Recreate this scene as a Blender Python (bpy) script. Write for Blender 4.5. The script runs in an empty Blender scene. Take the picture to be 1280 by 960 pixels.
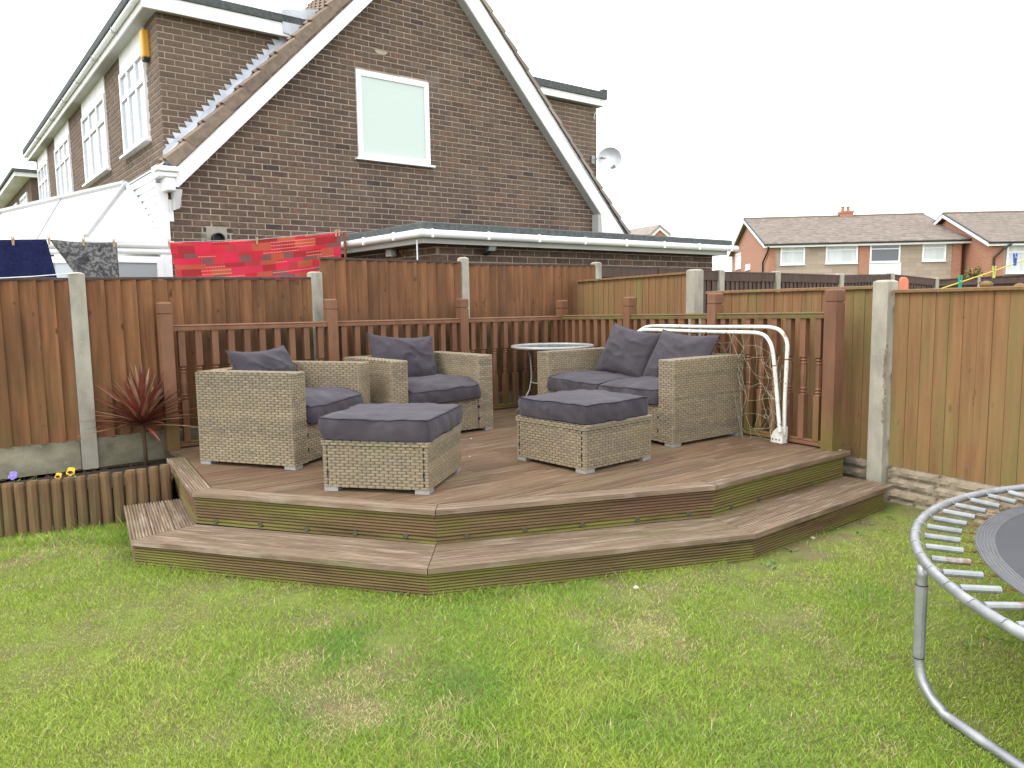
import bpy, bmesh, math, random
import numpy as np
from mathutils import Vector, Matrix, noise
random.seed(7); R=random.random
def U(a,b): return random.uniform(a,b)
SC=bpy.context.scene; COL=SC.collection
# ------------------------------------------------------------------ camera
F,H,TH,RO=947.36,1.42,.107494,.015676
c_,s_,cr,sr=math.cos(TH),math.sin(TH),math.cos(RO),math.sin(RO)
rt=Vector((1,0,0)); up=Vector((0,s_,c_)); fw=Vector((0,c_,-s_))
cam=bpy.data.cameras.new('camera'); co=bpy.data.objects.new('camera',cam); COL.objects.link(co); SC.camera=co
cam.sensor_width=36; cam.lens=F*36/1280; cam.clip_start=.05; cam.clip_end=1000
X_=rt*cr-up*sr; Y_=rt*sr+up*cr; Z_=-fw
co.matrix_world=Matrix(((X_.x,Y_.x,Z_.x,0),(X_.y,Y_.y,Z_.y,0),(X_.z,Y_.z,Z_.z,H),(0,0,0,1)))
# ------------------------------------------------------------------ world, sun, exposure
SUN_EL,SUN_AZ=math.radians(50),math.radians(-118)      # azimuth from +Y, clockwise
w=bpy.data.worlds.new('World'); SC.world=w; w.use_nodes=True
nt=w.node_tree; nt.nodes.clear()
sky=nt.nodes.new('ShaderNodeTexSky'); sky.sky_type='NISHITA'; sky.sun_disc=False
sky.sun_elevation=SUN_EL; sky.sun_rotation=SUN_AZ; sky.air_density=1; sky.dust_density=3
mx=nt.nodes.new('ShaderNodeMix'); mx.data_type='RGBA'; mx.inputs[0].default_value=.9
mx.inputs[7].default_value=(13.2,13.5,14.2,1)                 # bright even cloud cover
nt.links.new(sky.outputs[0],mx.inputs[6])
bg=nt.nodes.new('ShaderNodeBackground'); bg.inputs[1].default_value=.1
nt.links.new(mx.outputs[2],bg.inputs[0])
ow=nt.nodes.new('ShaderNodeOutputWorld'); nt.links.new(bg.outputs[0],ow.inputs[0])
sl=bpy.data.lights.new('sun','SUN'); sl.energy=.9; sl.angle=math.radians(25); sl.color=(1,.96,.9)
so=bpy.data.objects.new('sun',sl); COL.objects.link(so)
sd=Vector((math.sin(SUN_AZ)*math.cos(SUN_EL),math.cos(SUN_AZ)*math.cos(SUN_EL),math.sin(SUN_EL)))
so.rotation_euler=sd.to_track_quat('Z','Y').to_euler()
SC.view_settings.view_transform='Standard'; SC.view_settings.look='None'
SC.view_settings.exposure=1.06; SC.view_settings.gamma=1
# ------------------------------------------------------------------ survey helpers: sight line -> point on a known plane of the place
def ray(x,y):
    u=(x-640)/F; v=(480-y)/F; a=u*cr+v*sr; b=-u*sr+v*cr
    return Vector((a,c_+b*s_,-s_+b*c_))
def onz(x,y,z):
    d=ray(x,y); t=(z-H)/d.z; return Vector((d.x*t,d.y*t,z))
def onv(x,y,P,D):
    d=ray(x,y); n=(-D[1],D[0]); t=(P[0]*n[0]+P[1]*n[1])/(d.x*n[0]+d.y*n[1])
    return Vector((d.x*t,d.y*t,H+d.z*t))
def atY(x,y,Y):
    d=ray(x,y); t=Y/d.y; return Vector((d.x*t,Y,H+d.z*t))
# ------------------------------------------------------------------ materials
WHITES=('white','goal','blind','curtain','poly','dish','debris','satellite')
DK=[.78]
def ramp(nd,stops):
    cr_=nd.color_ramp
    while len(cr_.elements)<len(stops): cr_.elements.new(.5)
    for e,(p,c) in zip(cr_.elements,stops): e.position=p; e.color=(*c,1)
def mat(name,stops,rough=.8,nscale=(8,8,8),namp=.35,bump=.15,bscale=60,layer=None,spec=.3,metal=0,detail=6,zdirt_shade=None,bstretch=(1,1,1),fuzz=0,lobj=False,knots=None):
    """stops: colours picked per piece (object random + 'rnd' attribute); layer=[(colour,scale,lo,hi,strength)...] patches"""
    kk=1. if any(q in name for q in WHITES) else DK[0]
    stops=[(a,tuple(kk*q for q in c)) for a,c in stops]; layer=[(tuple(kk*q for q in l[0]),)+tuple(l[1:]) for l in (layer or [])]
    m=bpy.data.materials.new(name); m.use_nodes=True; N=m.node_tree.nodes; L=m.node_tree.links
    b=N['Principled BSDF']; b.inputs['Roughness'].default_value=rough; b.inputs['Metallic'].default_value=metal
    b.inputs['Specular IOR Level'].default_value=spec
    tc=N.new('ShaderNodeTexCoord'); oi=N.new('ShaderNodeObjectInfo'); at=N.new('ShaderNodeAttribute'); at.attribute_name='rnd'
    ad=N.new('ShaderNodeMath'); ad.operation='ADD'; L.new(oi.outputs['Random'],ad.inputs[0]); L.new(at.outputs['Fac'],ad.inputs[1])
    fr=N.new('ShaderNodeMath'); fr.operation='FRACT'; L.new(ad.outputs[0],fr.inputs[0])
    of=N.new('ShaderNodeVectorMath'); of.operation='MULTIPLY_ADD'; of.inputs[1].default_value=(17,23,31)
    cb=N.new('ShaderNodeCombineXYZ'); [L.new(fr.outputs[0],cb.inputs[i]) for i in range(3)]
    L.new(cb.outputs[0],of.inputs[0]); L.new(tc.outputs['Object'],of.inputs[2])
    rp=N.new('ShaderNodeValToRGB'); ramp(rp,stops); L.new(fr.outputs[0],rp.inputs[0])
    def nz(vec,sc,scale=1,det=detail):
        mp=N.new('ShaderNodeMapping'); mp.inputs['Scale'].default_value=sc; L.new(vec,mp.inputs[0])
        n=N.new('ShaderNodeTexNoise'); n.inputs['Scale'].default_value=scale; n.inputs['Detail'].default_value=det
        L.new(mp.outputs[0],n.inputs['Vector']); return n
    n1=nz(of.outputs[0],nscale)
    mr=N.new('ShaderNodeMapRange'); mr.inputs[1].default_value=.25; mr.inputs[2].default_value=.75
    mr.inputs[3].default_value=1-namp; mr.inputs[4].default_value=1+namp; L.new(n1.outputs['Fac'],mr.inputs[0])
    ml=N.new('ShaderNodeVectorMath'); ml.operation='SCALE'; L.new(rp.outputs[0],ml.inputs[0]); L.new(mr.outputs[0],ml.inputs['Scale'])
    cur=ml.outputs[0]; geo=N.new('ShaderNodeNewGeometry')
    for (colr,sc,lo,hi,stg) in (layer or []):
        n=nz(of.outputs[0] if lobj else geo.outputs['Position'],sc if isinstance(sc,tuple) else (sc,)*3)
        q=N.new('ShaderNodeMapRange'); q.inputs[1].default_value=lo; q.inputs[2].default_value=hi; q.inputs[4].default_value=stg; L.new(n.outputs['Fac'],q.inputs[0])
        k=N.new('ShaderNodeMix'); k.data_type='RGBA'; L.new(q.outputs[0],k.inputs[0]); L.new(cur,k.inputs[6]); k.inputs[7].default_value=(*colr,1); cur=k.outputs[2]
    if knots:   # (colour, scale, radius): sparse oval knots
        colr,sc,rad=knots; mp=N.new('ShaderNodeMapping'); mp.inputs['Scale'].default_value=sc; L.new(of.outputs[0],mp.inputs[0])
        vo=N.new('ShaderNodeTexVoronoi'); vo.inputs['Scale'].default_value=1; L.new(mp.outputs[0],vo.inputs['Vector'])
        q=N.new('ShaderNodeMapRange'); q.inputs[1].default_value=rad*.45; q.inputs[2].default_value=rad; q.inputs[3].default_value=.85; q.inputs[4].default_value=0; L.new(vo.outputs['Distance'],q.inputs[0])
        sp=N.new('ShaderNodeSeparateXYZ'); L.new(vo.outputs['Color'],sp.inputs[0]); gt=N.new('ShaderNodeMath'); gt.operation='GREATER_THAN'; gt.inputs[1].default_value=.45; L.new(sp.outputs[0],gt.inputs[0])
        mu=N.new('ShaderNodeMath'); mu.operation='MULTIPLY'; L.new(q.outputs[0],mu.inputs[0]); L.new(gt.outputs[0],mu.inputs[1])
        k=N.new('ShaderNodeMix'); k.data_type='RGBA'; L.new(mu.outputs[0],k.inputs[0]); L.new(cur,k.inputs[6]); k.inputs[7].default_value=(*colr,1); cur=k.outputs[2]
    if zdirt_shade:   # algae near a height, with painted shade for fenceL2: (colour, z_full, z_none, strength)
        colr,z0,z1,stg=zdirt_shade
        sx=N.new('ShaderNodeSeparateXYZ'); L.new(geo.outputs['Position'],sx.inputs[0])
        n=nz(geo.outputs['Position'],(5,5,3)); m1=N.new('ShaderNodeMapRange'); m1.inputs[1].default_value=z0; m1.inputs[2].default_value=z1; m1.inputs[3].default_value=stg; m1.inputs[4].default_value=0; L.new(sx.outputs['Z'],m1.inputs[0])
        m2=N.new('ShaderNodeMath'); m2.operation='MULTIPLY'; m3=N.new('ShaderNodeMapRange'); m3.inputs[1].default_value=.35; m3.inputs[2].default_value=.6; L.new(n.outputs['Fac'],m3.inputs[0])
        L.new(m1.outputs[0],m2.inputs[0]); L.new(m3.outputs[0],m2.inputs[1])
        k=N.new('ShaderNodeMix'); k.data_type='RGBA'; L.new(m2.outputs[0],k.inputs[0]); L.new(cur,k.inputs[6]); k.inputs[7].default_value=(*colr,1); cur=k.outputs[2]
    L.new(cur,b.inputs['Base Color'])
    if bump:
        nb=nz(of.outputs[0],tuple(bscale*q for q in bstretch),1,4)
        bp=N.new('ShaderNodeBump'); bp.inputs['Strength'].default_value=bump; bp.inputs['Distance'].default_value=.01
        L.new(nb.outputs['Fac'],bp.inputs['Height']); L.new(bp.outputs[0],b.inputs['Normal'])
    if fuzz: b.inputs['Sheen Weight'].default_value=fuzz; b.inputs['Sheen Roughness'].default_value=.6
    return m
GREEN=(.085,.09,.022)
M={}
M['fenceL']=mat('brown_fence_wood',[(0,(0.2157,0.0948,0.0399)),(0.5,(0.2608,0.1189,0.0499)),(1,(0.1856,0.0847,0.0379))],.85,(30,30,2.2),.38,.35,90,[((.075,.042,.022),(3,3,1.2),.5,.75,.6),((.30,.17,.095),(26,26,3),.62,.8,.5),((.03,.02,.012),(14,14,9),.68,.76,.8)],zdirt_shade=(GREEN,.45,1.2,.4),bstretch=(1,1,.12),knots=((.07,.032,.018),(9,9,4.5),.13))
M['fenceL2']=mat('brown_fence_wood_damp_shade',[(0,(0.202,0.0911,0.0399)),(0.5,(0.2415,0.1109,0.0479)),(1,(0.1725,0.0792,0.0379))],.85,(30,30,2.2),.38,.35,90,[((.075,.042,.022),(3,3,1.2),.5,.75,.6),((.30,.17,.095),(26,26,3),.64,.8,.4),((.03,.02,.012),(14,14,9),.66,.76,.8)],zdirt_shade=((.04,.036,.014),.98,1.42,.95),bstretch=(1,1,.12),knots=((.07,.032,.018),(9,9,4.5),.13))  # dark lower boards: algae plus painted shade behind the balustrade
M['fenceR']=mat('olive_fence_wood',[(0,(0.2719,0.142,0.0618)),(0.35,(0.2456,0.1317,0.0566)),(0.7,(0.2895,0.1516,0.0664)),(1,(0.2544,0.1261,0.0528))],.85,(26,26,1.8),.28,.35,90,[((.21,.19,.065),(5,5,.9),.45,.68,.6),((.29,.19,.10),(9,9,2.5),.6,.8,.5),((.08,.045,.024),(16,16,10),.68,.76,.7)],zdirt_shade=((.17,.155,.045),.2,1.0,.4),bstretch=(1,1,.12),knots=((.13,.07,.035),(7,7,3.6),.12))
M['fenceD']=mat('dark_brown_fence_wood',[(0,(.085,.055,.045)),(1,(.12,.078,.062))],.85,(20,20,2),.3,.3,80,bstretch=(1,1,.12))
M['stain']=mat('red_brown_stained_timber',[(0,(.215,.102,.052)),(.5,(.24,.117,.06)),(1,(.19,.09,.049))],.6,(9,9,3),.22,.2,90,[((.11,.05,.028),(6,6,2),.55,.8,.5)],zdirt_shade=((.13,.12,.022),.4,.75,.6),bstretch=(1,1,.15))
M['rail']=mat('mossy_rail_timber',[(0,(.15,.085,.04)),(1,(.17,.1,.045))],.8,(9,9,9),.3,.3,70,[((.14,.13,.035),(4,4,4),.4,.6,.8)])
M['deck']=mat('weathered_decking',[(0,(0.188,0.1178,0.0674)),(0.3,(0.152,0.0912,0.0496)),(0.6,(0.216,0.1368,0.0791)),(0.8,(0.176,0.095,0.0537)),(1,(0.144,0.095,0.0551))],.75,(2.5,40,10),.35,.5,70,[((.38,.31,.235),(3,30,9),.55,.72,.5),((.10,.062,.036),(2,26,9),.58,.74,.7),((.17,.15,.07),(1.2,5,5),.52,.68,.5)],bstretch=(.06,1,1),lobj=True,knots=((.10,.06,.035),(3.5,9,9),.11))
M['tread']=mat('pale_weathered_decking',[(0,(0.2427,0.1685,0.1095)),(0.5,(0.2067,0.1426,0.0892)),(1,(0.2696,0.1901,0.1257))],.75,(2.5,45,10),.35,.5,70,[((.47,.385,.30),(4,38,10),.5,.68,.6),((.17,.16,.065),(1.3,7,7),.52,.68,.55),((.12,.08,.05),(2,26,9),.6,.75,.6)],bstretch=(.06,1,1),lobj=True)
M['riser']=mat('mossy_riser_decking',[(0,(0.2064,0.1445,0.0651)),(0.5,(0.1806,0.1275,0.052)),(1,(0.215,0.1318,0.0673))],.85,(2.5,25,25),.35,.5,70,[((.235,.225,.05),(1.2,9,5),.42,.60,.8),((.2,.10,.065),(.7,3,3),.53,.66,.65),((.07,.05,.03),(3,20,16),.58,.72,.6)],bstretch=(.06,1,1),lobj=True)
M['log']=mat('round_log_timber',[(0,(0.153,0.0924,0.0467)),(0.5,(0.189,0.11,0.051)),(1,(0.135,0.088,0.0425))],.85,(20,20,2.5),.4,.5,60,[((.28,.18,.09),(16,16,3),.55,.75,.6),((.045,.03,.018),(10,10,3),.58,.76,.6)],zdirt_shade=((.12,.12,.04),.02,.25,.7),bstretch=(1,1,.15))
M['conc']=mat('concrete_post',[(0,(0.4488,0.42,0.3348)),(1,(0.3876,0.36,0.2883))],.9,(10,10,5),.22,.5,160,[((.17,.17,.12),(7,7,3),.55,.75,.6),((.5,.48,.42),(30,30,30),.62,.7,.5)])
M['gravel']=mat('mossy_gravel_board_concrete',[(0,(.27,.245,.165)),(1,(.31,.28,.19))],.92,(6,6,9),.45,.6,130,[((.16,.155,.075),(3.5,3.5,6),.45,.65,.5),((.40,.38,.3),(30,30,30),.6,.72,.5)])
M['stone']=mat('rock_faced_concrete',[(0,(.33,.27,.19)),(.5,(.37,.3,.21)),(1,(.28,.24,.17))],.92,(14,14,14),.3,.7,110,[((.15,.15,.07),(4,4,4),.52,.7,.6)])
M['brick']=mat('dark_brown_brick',[(0,(0.1026,0.0671,0.052)),(0.2,(0.1539,0.1023,0.072)),(0.4,(0.114,0.0737,0.056)),(0.6,(0.1767,0.121,0.083)),(0.8,(0.1311,0.0847,0.062)),(0.93,(0.1938,0.1122,0.072)),(1,(0.0707,0.0506,0.044))],.85,(30,30,30),.35,.4,200,[((.24,.20,.17),(1.6,1.6,1.1),.62,.78,.45),((.06,.043,.036),(1.3,1.3,.5),.52,.72,.45)])
M['brick2']=mat('brown_dormer_brick',[(0,(0.154,0.106,0.075)),(0.5,(0.1815,0.1251,0.088)),(1,(0.1375,0.0954,0.068))],.85,(30,30,30),.22,.4,200)
M['mortar']=mat('sand_mortar',[(0,(.43,.35,.265)),(1,(.41,.34,.26))],.95,(5,5,5),.3,.3,200)
M['white']=mat('white_upvc',[(0,(.8,.8,.8)),(1,(.76,.77,.77))],.35,(3,3,3),.05,0,spec=.5)
M['whitep']=mat('white_painted_board',[(0,(.76,.76,.74)),(1,(.74,.74,.72))],.5,(4,4,4),.07,.05,50,[((.5,.48,.42),(5,5,5),.66,.8,.4)],spec=.4)
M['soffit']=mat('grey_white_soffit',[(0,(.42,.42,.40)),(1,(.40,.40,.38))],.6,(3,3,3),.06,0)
M['felt']=mat('mineral_felt',[(0,(.10,.115,.11)),(1,(.12,.13,.125))],.95,(25,25,25),.35,.5,250)
M['verge']=mat('mortar_bedded_verge',[(0,(.30,.235,.175)),(1,(.30,.235,.175))],.9,(7,7,7),.5,.6,60,[((.12,.095,.07),(9,9,9),.5,.62,.7)])
M['lead']=mat('lead_flashing',[(0,(.60,.65,.70)),(1,(.66,.70,.75))],.6,(6,6,6),.25,.15,40,[((.6,.62,.64),(9,9,9),.55,.7,.5)],spec=.4)
M['tile']=mat('brown_concrete_tile',[(0,(.24,.18,.135)),(.5,(.28,.21,.155)),(1,(.2,.15,.115))],.9,(12,12,12),.3,.6,90,[((.24,.22,.16),(6,6,6),.55,.72,.55),((.06,.045,.035),(5,5,5),.6,.75,.5)])
M['fartile']=mat('grey_brown_tile',[(0,(.26,.215,.18)),(.5,(.40,.34,.29)),(1,(.31,.26,.22))],.9,(1.5,1.5,1.5),.15,0,layer=[((.28,.25,.21),(2.5,2.5,2.5),.5,.7,.5)])  # far roof tones lightened, haze painted into the tile colour
M['alarm']=mat('orange_alarm_plastic',[(0,(.85,.42,.05)),(1,(.85,.42,.05))],.4,(3,3,3),.03,0)
M['black']=mat('black_plastic',[(0,(.02,.02,.02)),(1,(.03,.03,.03))],.5,(3,3,3),.1,0)
M['dark']=mat('dark_interior',[(0,(.03,.032,.035)),(1,(.04,.04,.045))],.7,(3,3,3),.1,0)
M['blind']=mat('pale_window_blind',[(0,(.50,.58,.52)),(1,(.50,.58,.52))],.35,(3,3,40),.02,0,spec=.5)
M['curtain']=mat('pale_net_curtain',[(0,(.5,.54,.54)),(1,(.56,.58,.57))],.8,(5,5,.4),.15,0)
M['wicker']=mat('grey_beige_rattan',[(0,(0.2931,0.2286,0.1446)),(0.3,(0.3572,0.288,0.1787)),(0.5,(0.2198,0.1789,0.1258)),(0.75,(0.3297,0.2618,0.1624)),(1,(0.2564,0.2051,0.1421))],.55,(40,40,40),.2,0,layer=[((.2,.185,.12),(3,3,12),.55,.75,.5),((.27,.29,.13),(2.5,2.5,2.5),.58,.8,.5)],spec=.4)
M['wcore']=mat('dark_rattan_gap',[(0,(.16,.135,.10)),(1,(.14,.12,.09))],.8,(40,40,40),.3,.3,200)
M['cushion']=mat('charcoal_cushion_fabric',[(0,(0.0547,0.046,0.0552)),(1,(0.0641,0.0536,0.0636))],.9,(7,7,7),.18,.25,260,layer=[((.12,.108,.118),(6,6,6),.55,.8,.5)],spec=.15,fuzz=.08)
M['piping']=mat('dark_piping',[(0,(.035,.035,.05)),(1,(.04,.04,.055))],.8,(9,9,9),.1,0)
M['foot']=mat('silver_foot',[(0,(.42,.42,.4)),(1,(.46,.46,.43))],.45,(9,9,9),.15,0,metal=.3)
M['steel']=mat('galvanised_steel',[(0,(.37,.385,.39)),(1,(.41,.42,.425))],.45,(14,14,14),.28,.12,90,[((.6,.62,.63),(10,10,10),.56,.7,.5)],metal=.55,spec=.5)
M['spring']=mat('grey_spring_wire',[(0,(.36,.38,.38)),(1,(.44,.46,.46))],.5,(30,30,30),.2,0,layer=[((.30,.13,.07),(9,9,9),.60,.66,.7)],metal=.4)
M['rust']=mat('rusty_iron',[(0,(.25,.09,.035)),(1,(.3,.12,.05))],.85,(30,30,30),.3,.2,150)
M['mat_']=mat('trampoline_mesh',[(0,(.075,.078,.085)),(1,(.08,.082,.09))],.75,(3,3,3),.12,.3,500)
M['webbing']=mat('grey_stitched_webbing',[(0,(.115,.115,.12)),(1,(.13,.13,.135))],.8,(9,9,9),.2,.3,300)
M['stitch']=mat('dull_stitching',[(0,(.27,.27,.27)),(1,(.27,.27,.27))],.8,(60,60,60),.3,0)
M['goal']=mat('white_goal_paint',[(0,(.66,.66,.60)),(1,(.66,.66,.60))],.5,(9,9,9),.1,.15,80,[((.46,.44,.36),(9,9,9),.48,.7,.7),((.32,.15,.06),(17,17,17),.62,.67,.85)],spec=.5)
M['net']=mat('net_twine',[(0,(.42,.42,.3)),(1,(.46,.46,.34))],.85,(40,40,40),.2,0)
M['soil']=mat('garden_soil',[(0,(.055,.038,.026)),(1,(.055,.038,.026))],.95,(30,30,30),.5,1,60)
M['ground']=mat('lawn_soil',[(0,(.17,.20,.045)),(1,(.17,.20,.045))],.95,(9,9,9),.35,.8,60,[((.19,.14,.08),(3.4,3.4,3.4),.42,.62,.8)])
M['peg']=mat('wooden_peg',[(0,(.5,.33,.18)),(1,(.55,.38,.22))],.7,(9,9,30),.2,0)
def plain(n,c,r=.6,**k): M[n]=mat(n,[(0,c),(1,c)],r,(12,12,12),k.get('namp',.12),k.get('bump',0),k.get('bs',100))
plain('fenceRe',(.17,.10,.05),.9); plain('fence_edge_shadow',(.022,.014,.010),.95); plain('leaf_green',(.13,.22,.05)); plain('petal_yellow',(.85,.52,.02)); plain('petal_purple',(.28,.22,.72)); plain('petal_dark',(.05,.015,.02))
plain('stemwood',(.12,.08,.045),.9); plain('green_plastic',(.02,.42,.22)); plain('blue_plastic',(.06,.12,.5)); plain('lime_plastic',(.6,.62,.12)); plain('yellow_rope',(.72,.58,.08)); plain('orange_plastic',(.8,.25,.14)); plain('grey_rope',(.45,.45,.43)); plain('debris',(.45,.42,.36))
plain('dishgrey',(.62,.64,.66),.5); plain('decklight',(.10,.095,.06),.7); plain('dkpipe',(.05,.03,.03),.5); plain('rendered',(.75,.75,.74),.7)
M['cordy']=mat('cordyline_leaf',[(0,(0.1755,0.0448,0.0338)),(0.3,(0.2835,0.077,0.0442)),(0.55,(0.135,0.042,0.0338)),(0.8,(0.54,0.308,0.182)),(1,(0.2565,0.112,0.0715))],.45,(30,30,30),.2,0,spec=.45)
def glassmat(name,col,rough=.08):
    m=bpy.data.materials.new(name); m.use_nodes=True; b=m.node_tree.nodes['Principled BSDF']
    b.inputs['Base Color'].default_value=(*col,1); b.inputs['Roughness'].default_value=rough; b.inputs['Specular IOR Level'].default_value=.8
    return m
M['glass']=glassmat('window_glass',(.32,.36,.38)); M['dglass']=glassmat('dark_window_glass',(.06,.07,.075),.05); M['tglass']=glassmat('table_glass',(.22,.28,.27),.12)
M['lamp']=glassmat('floodlight_lens',(.35,.38,.36),.2)
def brickwall_mat(name,c1,c2,mort,sc,bw=.5,bh=.25):
    m=bpy.data.materials.new(name); m.use_nodes=True; N=m.node_tree.nodes; L=m.node_tree.links; b=N['Principled BSDF']; b.inputs['Roughness'].default_value=.9
    tc=N.new('ShaderNodeTexCoord'); sx=N.new('ShaderNodeSeparateXYZ'); L.new(tc.outputs['Object'],sx.inputs[0])
    a=N.new('ShaderNodeMath'); a.operation='ADD'; L.new(sx.outputs[0],a.inputs[0]); L.new(sx.outputs[1],a.inputs[1])
    cb=N.new('ShaderNodeCombineXYZ'); L.new(a.outputs[0],cb.inputs[0]); L.new(sx.outputs[2],cb.inputs[1])
    bt=N.new('ShaderNodeTexBrick'); bt.inputs['Scale'].default_value=sc; bt.inputs['Color1'].default_value=(*c1,1); bt.inputs['Color2'].default_value=(*c2,1); bt.inputs['Mortar'].default_value=(*mort,1)
    bt.inputs['Mortar Size'].default_value=.012; bt.inputs['Brick Width'].default_value=bw; bt.inputs['Row Height'].default_value=bh
    L.new(cb.outputs[0],bt.inputs['Vector']); L.new(bt.outputs['Color'],b.inputs['Base Color']); return m
M['farbrick']=brickwall_mat('far_orange_brick',(.36,.17,.105),(.31,.14,.085),(.36,.24,.17),2.2)
M['farstone']=brickwall_mat('far_stone_cladding',(.30,.24,.18),(.38,.31,.24),(.27,.22,.165),1.1,.9,.3)
# ------------------------------------------------------------------ mesh helpers
class MB:
    def __init__(s): s.v=[]; s.f=[]; s.r=[]; s.m=[]
    def add(s,vs,fs,r=0.,m=0):
        n=len(s.v); s.v.extend([tuple(v) for v in vs]); s.f.extend([tuple(i+n for i in f) for f in fs]); s.r.extend([r]*len(fs)); s.m.extend([m]*len(fs)); return s
    def hexa(s,p,r=0.,m=0):   # p: 4 bottom (ccw) + 4 top
        return s.add(p,[(3,2,1,0),(4,5,6,7),(0,1,5,4),(1,2,6,5),(2,3,7,6),(3,0,4,7)],r,m)
    def box(s,a,b,r=0.,m=0):
        x0,y0,z0=a; x1,y1,z1=b
        return s.hexa([(x0,y0,z0),(x1,y0,z0),(x1,y1,z0),(x0,y1,z0),(x0,y0,z1),(x1,y0,z1),(x1,y1,z1),(x0,y1,z1)],r,m)
    def obox(s,o,ax,ay,az,r=0.,m=0):   # corner + three edge vectors
        o,ax,ay,az=map(Vector,(o,ax,ay,az))
        return s.hexa([o,o+ax,o+ax+ay,o+ay,o+az,o+ax+az,o+ax+ay+az,o+ay+az],r,m)
    def prism(s,pts,ext,r=0.,m=0):
        n=len(pts); e=Vector(ext); p=[Vector(q) for q in pts]
        return s.add(p+[q+e for q in p],[tuple(range(n))[::-1],tuple(range(n,2*n))]+[(i,(i+1)%n,n+(i+1)%n,n+i) for i in range(n)],r,m)
    def tube(s,path,rad,n=8,r=0.,closed=False,caps=True,m=0,flat=1):
        P=[Vector(p) for p in path]; k=len(P); vs=[];pn=None
        for i,p in enumerate(P):
            if closed: t=(P[(i+1)%k]-P[i-1])
            else: t=P[min(i+1,k-1)]-P[max(i-1,0)]
            t.normalize()
            if pn is None:
                a=Vector((0,0,1)) if abs(t.z)<.9 else Vector((1,0,0)); x=t.cross(a).normalized()
            else: x=(pn-t*pn.dot(t)).normalized()
            pn=x; y=t.cross(x); q=rad[i] if isinstance(rad,(list,tuple)) else rad
            for j in range(n):
                an=2*math.pi*j/n; vs.append(p+x*(q*math.cos(an))+y*(q*flat*math.sin(an)))
        fs=[]
        for i in range(k if closed else k-1):
            a=i*n; b=((i+1)%k)*n
            for j in range(n): fs.append((a+j,a+(j+1)%n,b+(j+1)%n,b+j))
        if caps and not closed: fs+= [tuple(range(n))[::-1],tuple(range((k-1)*n,k*n))]
        return s.add(vs,fs,r,m)
    def lathe(s,c,prof,n=12,r=0.,m=0,axis=(0,0,1)):
        ax=Vector(axis).normalized(); a=Vector((1,0,0)) if abs(ax.x)<.9 else Vector((0,1,0)); x=(a-ax*a.dot(ax)).normalized(); y=ax.cross(x); c=Vector(c); vs=[]
        for (q,z) in prof:
            for j in range(n):
                an=2*math.pi*(j+.5)/n; vs.append(c+x*(q*math.cos(an))+y*(q*math.sin(an))+ax*z)
        fs=[(i*n+j,i*n+(j+1)%n,(i+1)*n+(j+1)%n,(i+1)*n+j) for i in range(len(prof)-1) for j in range(n)]
        fs+=[tuple(range(n))[::-1],tuple(range((len(prof)-1)*n,len(prof)*n))]
        return s.add(vs,fs,r,m)
    def mesh(s,name,mats,off=(0,0,0),smooth=False):
        me=bpy.data.meshes.new(name); ox,oy,oz=off
        me.from_pydata([(x-ox,y-oy,z-oz) for x,y,z in s.v],[],s.f)
        if any(s.r): 
            a=me.attributes.new('rnd','FLOAT','FACE'); a.data.foreach_set('value',s.r)
        for k in (mats if isinstance(mats,(list,tuple)) else [mats]): me.materials.append(M[k])
        if any(s.m): me.polygons.foreach_set('material_index',s.m)
        if smooth: me.polygons.foreach_set('use_smooth',[True]*len(me.polygons))
        me.update(); return me
def link(o,parent=None,label=None,cat=None,group=None,kind=None):
    COL.objects.link(o)
    if parent is not None: o.parent=parent
    if label: o['label']=label
    if cat: o['category']=cat
    if group: o['group']=group
    if kind: o['kind']=kind
    return o
def rootloc(p):
    v=Vector((0,0,0))
    while p is not None: v+=Vector(p.location); p=p.parent
    return v
def obj(name,mb,mats,parent=None,smooth=False,label=None,cat=None,group=None,kind=None,base=None,bevel=0,auto=None):
    """mb in world coordinates; mesh origin follows the parent (or base point)"""
    off=rootloc(parent) if parent is not None else Vector(base or (0,0,0))
    me=mb.mesh(name,mats,off,smooth); o=bpy.data.objects.new(name,me)
    if parent is None: o.location=off
    link(o,parent,label,cat,group,kind)
    if bevel:
        b=o.modifiers.new('bevel','BEVEL'); b.width=bevel; b.segments=2; b.limit_method='ANGLE'
    return o
def piece(name,me,mtx,parent,kind=None):
    """a piece with its own local axes (shared mesh) under an unrotated parent"""
    o=bpy.data.objects.new(name,me); link(o,parent,kind=kind); m=mtx.copy(); m.translation=m.translation-rootloc(parent)
    o.matrix_local=m; return o
def thing(name,label,cat,loc=(0,0,0),rotz=0,group=None):
    o=bpy.data.objects.new(name,None); o.empty_display_size=.1; o.location=loc; o.rotation_euler=(0,0,rotz); return link(o,None,label,cat,group)
def frame(o,x,z=(0,0,1)):
    x=Vector(x).normalized(); z=Vector(z); z=(z-x*z.dot(x)).normalized(); y=z.cross(x)
    return Matrix(((x.x,y.x,z.x,o[0]),(x.y,y.y,z.y,o[1]),(x.z,y.z,z.z,o[2]),(0,0,0,1)))
def v2(a,z=0): return Vector((a[0],a[1],z))
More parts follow.
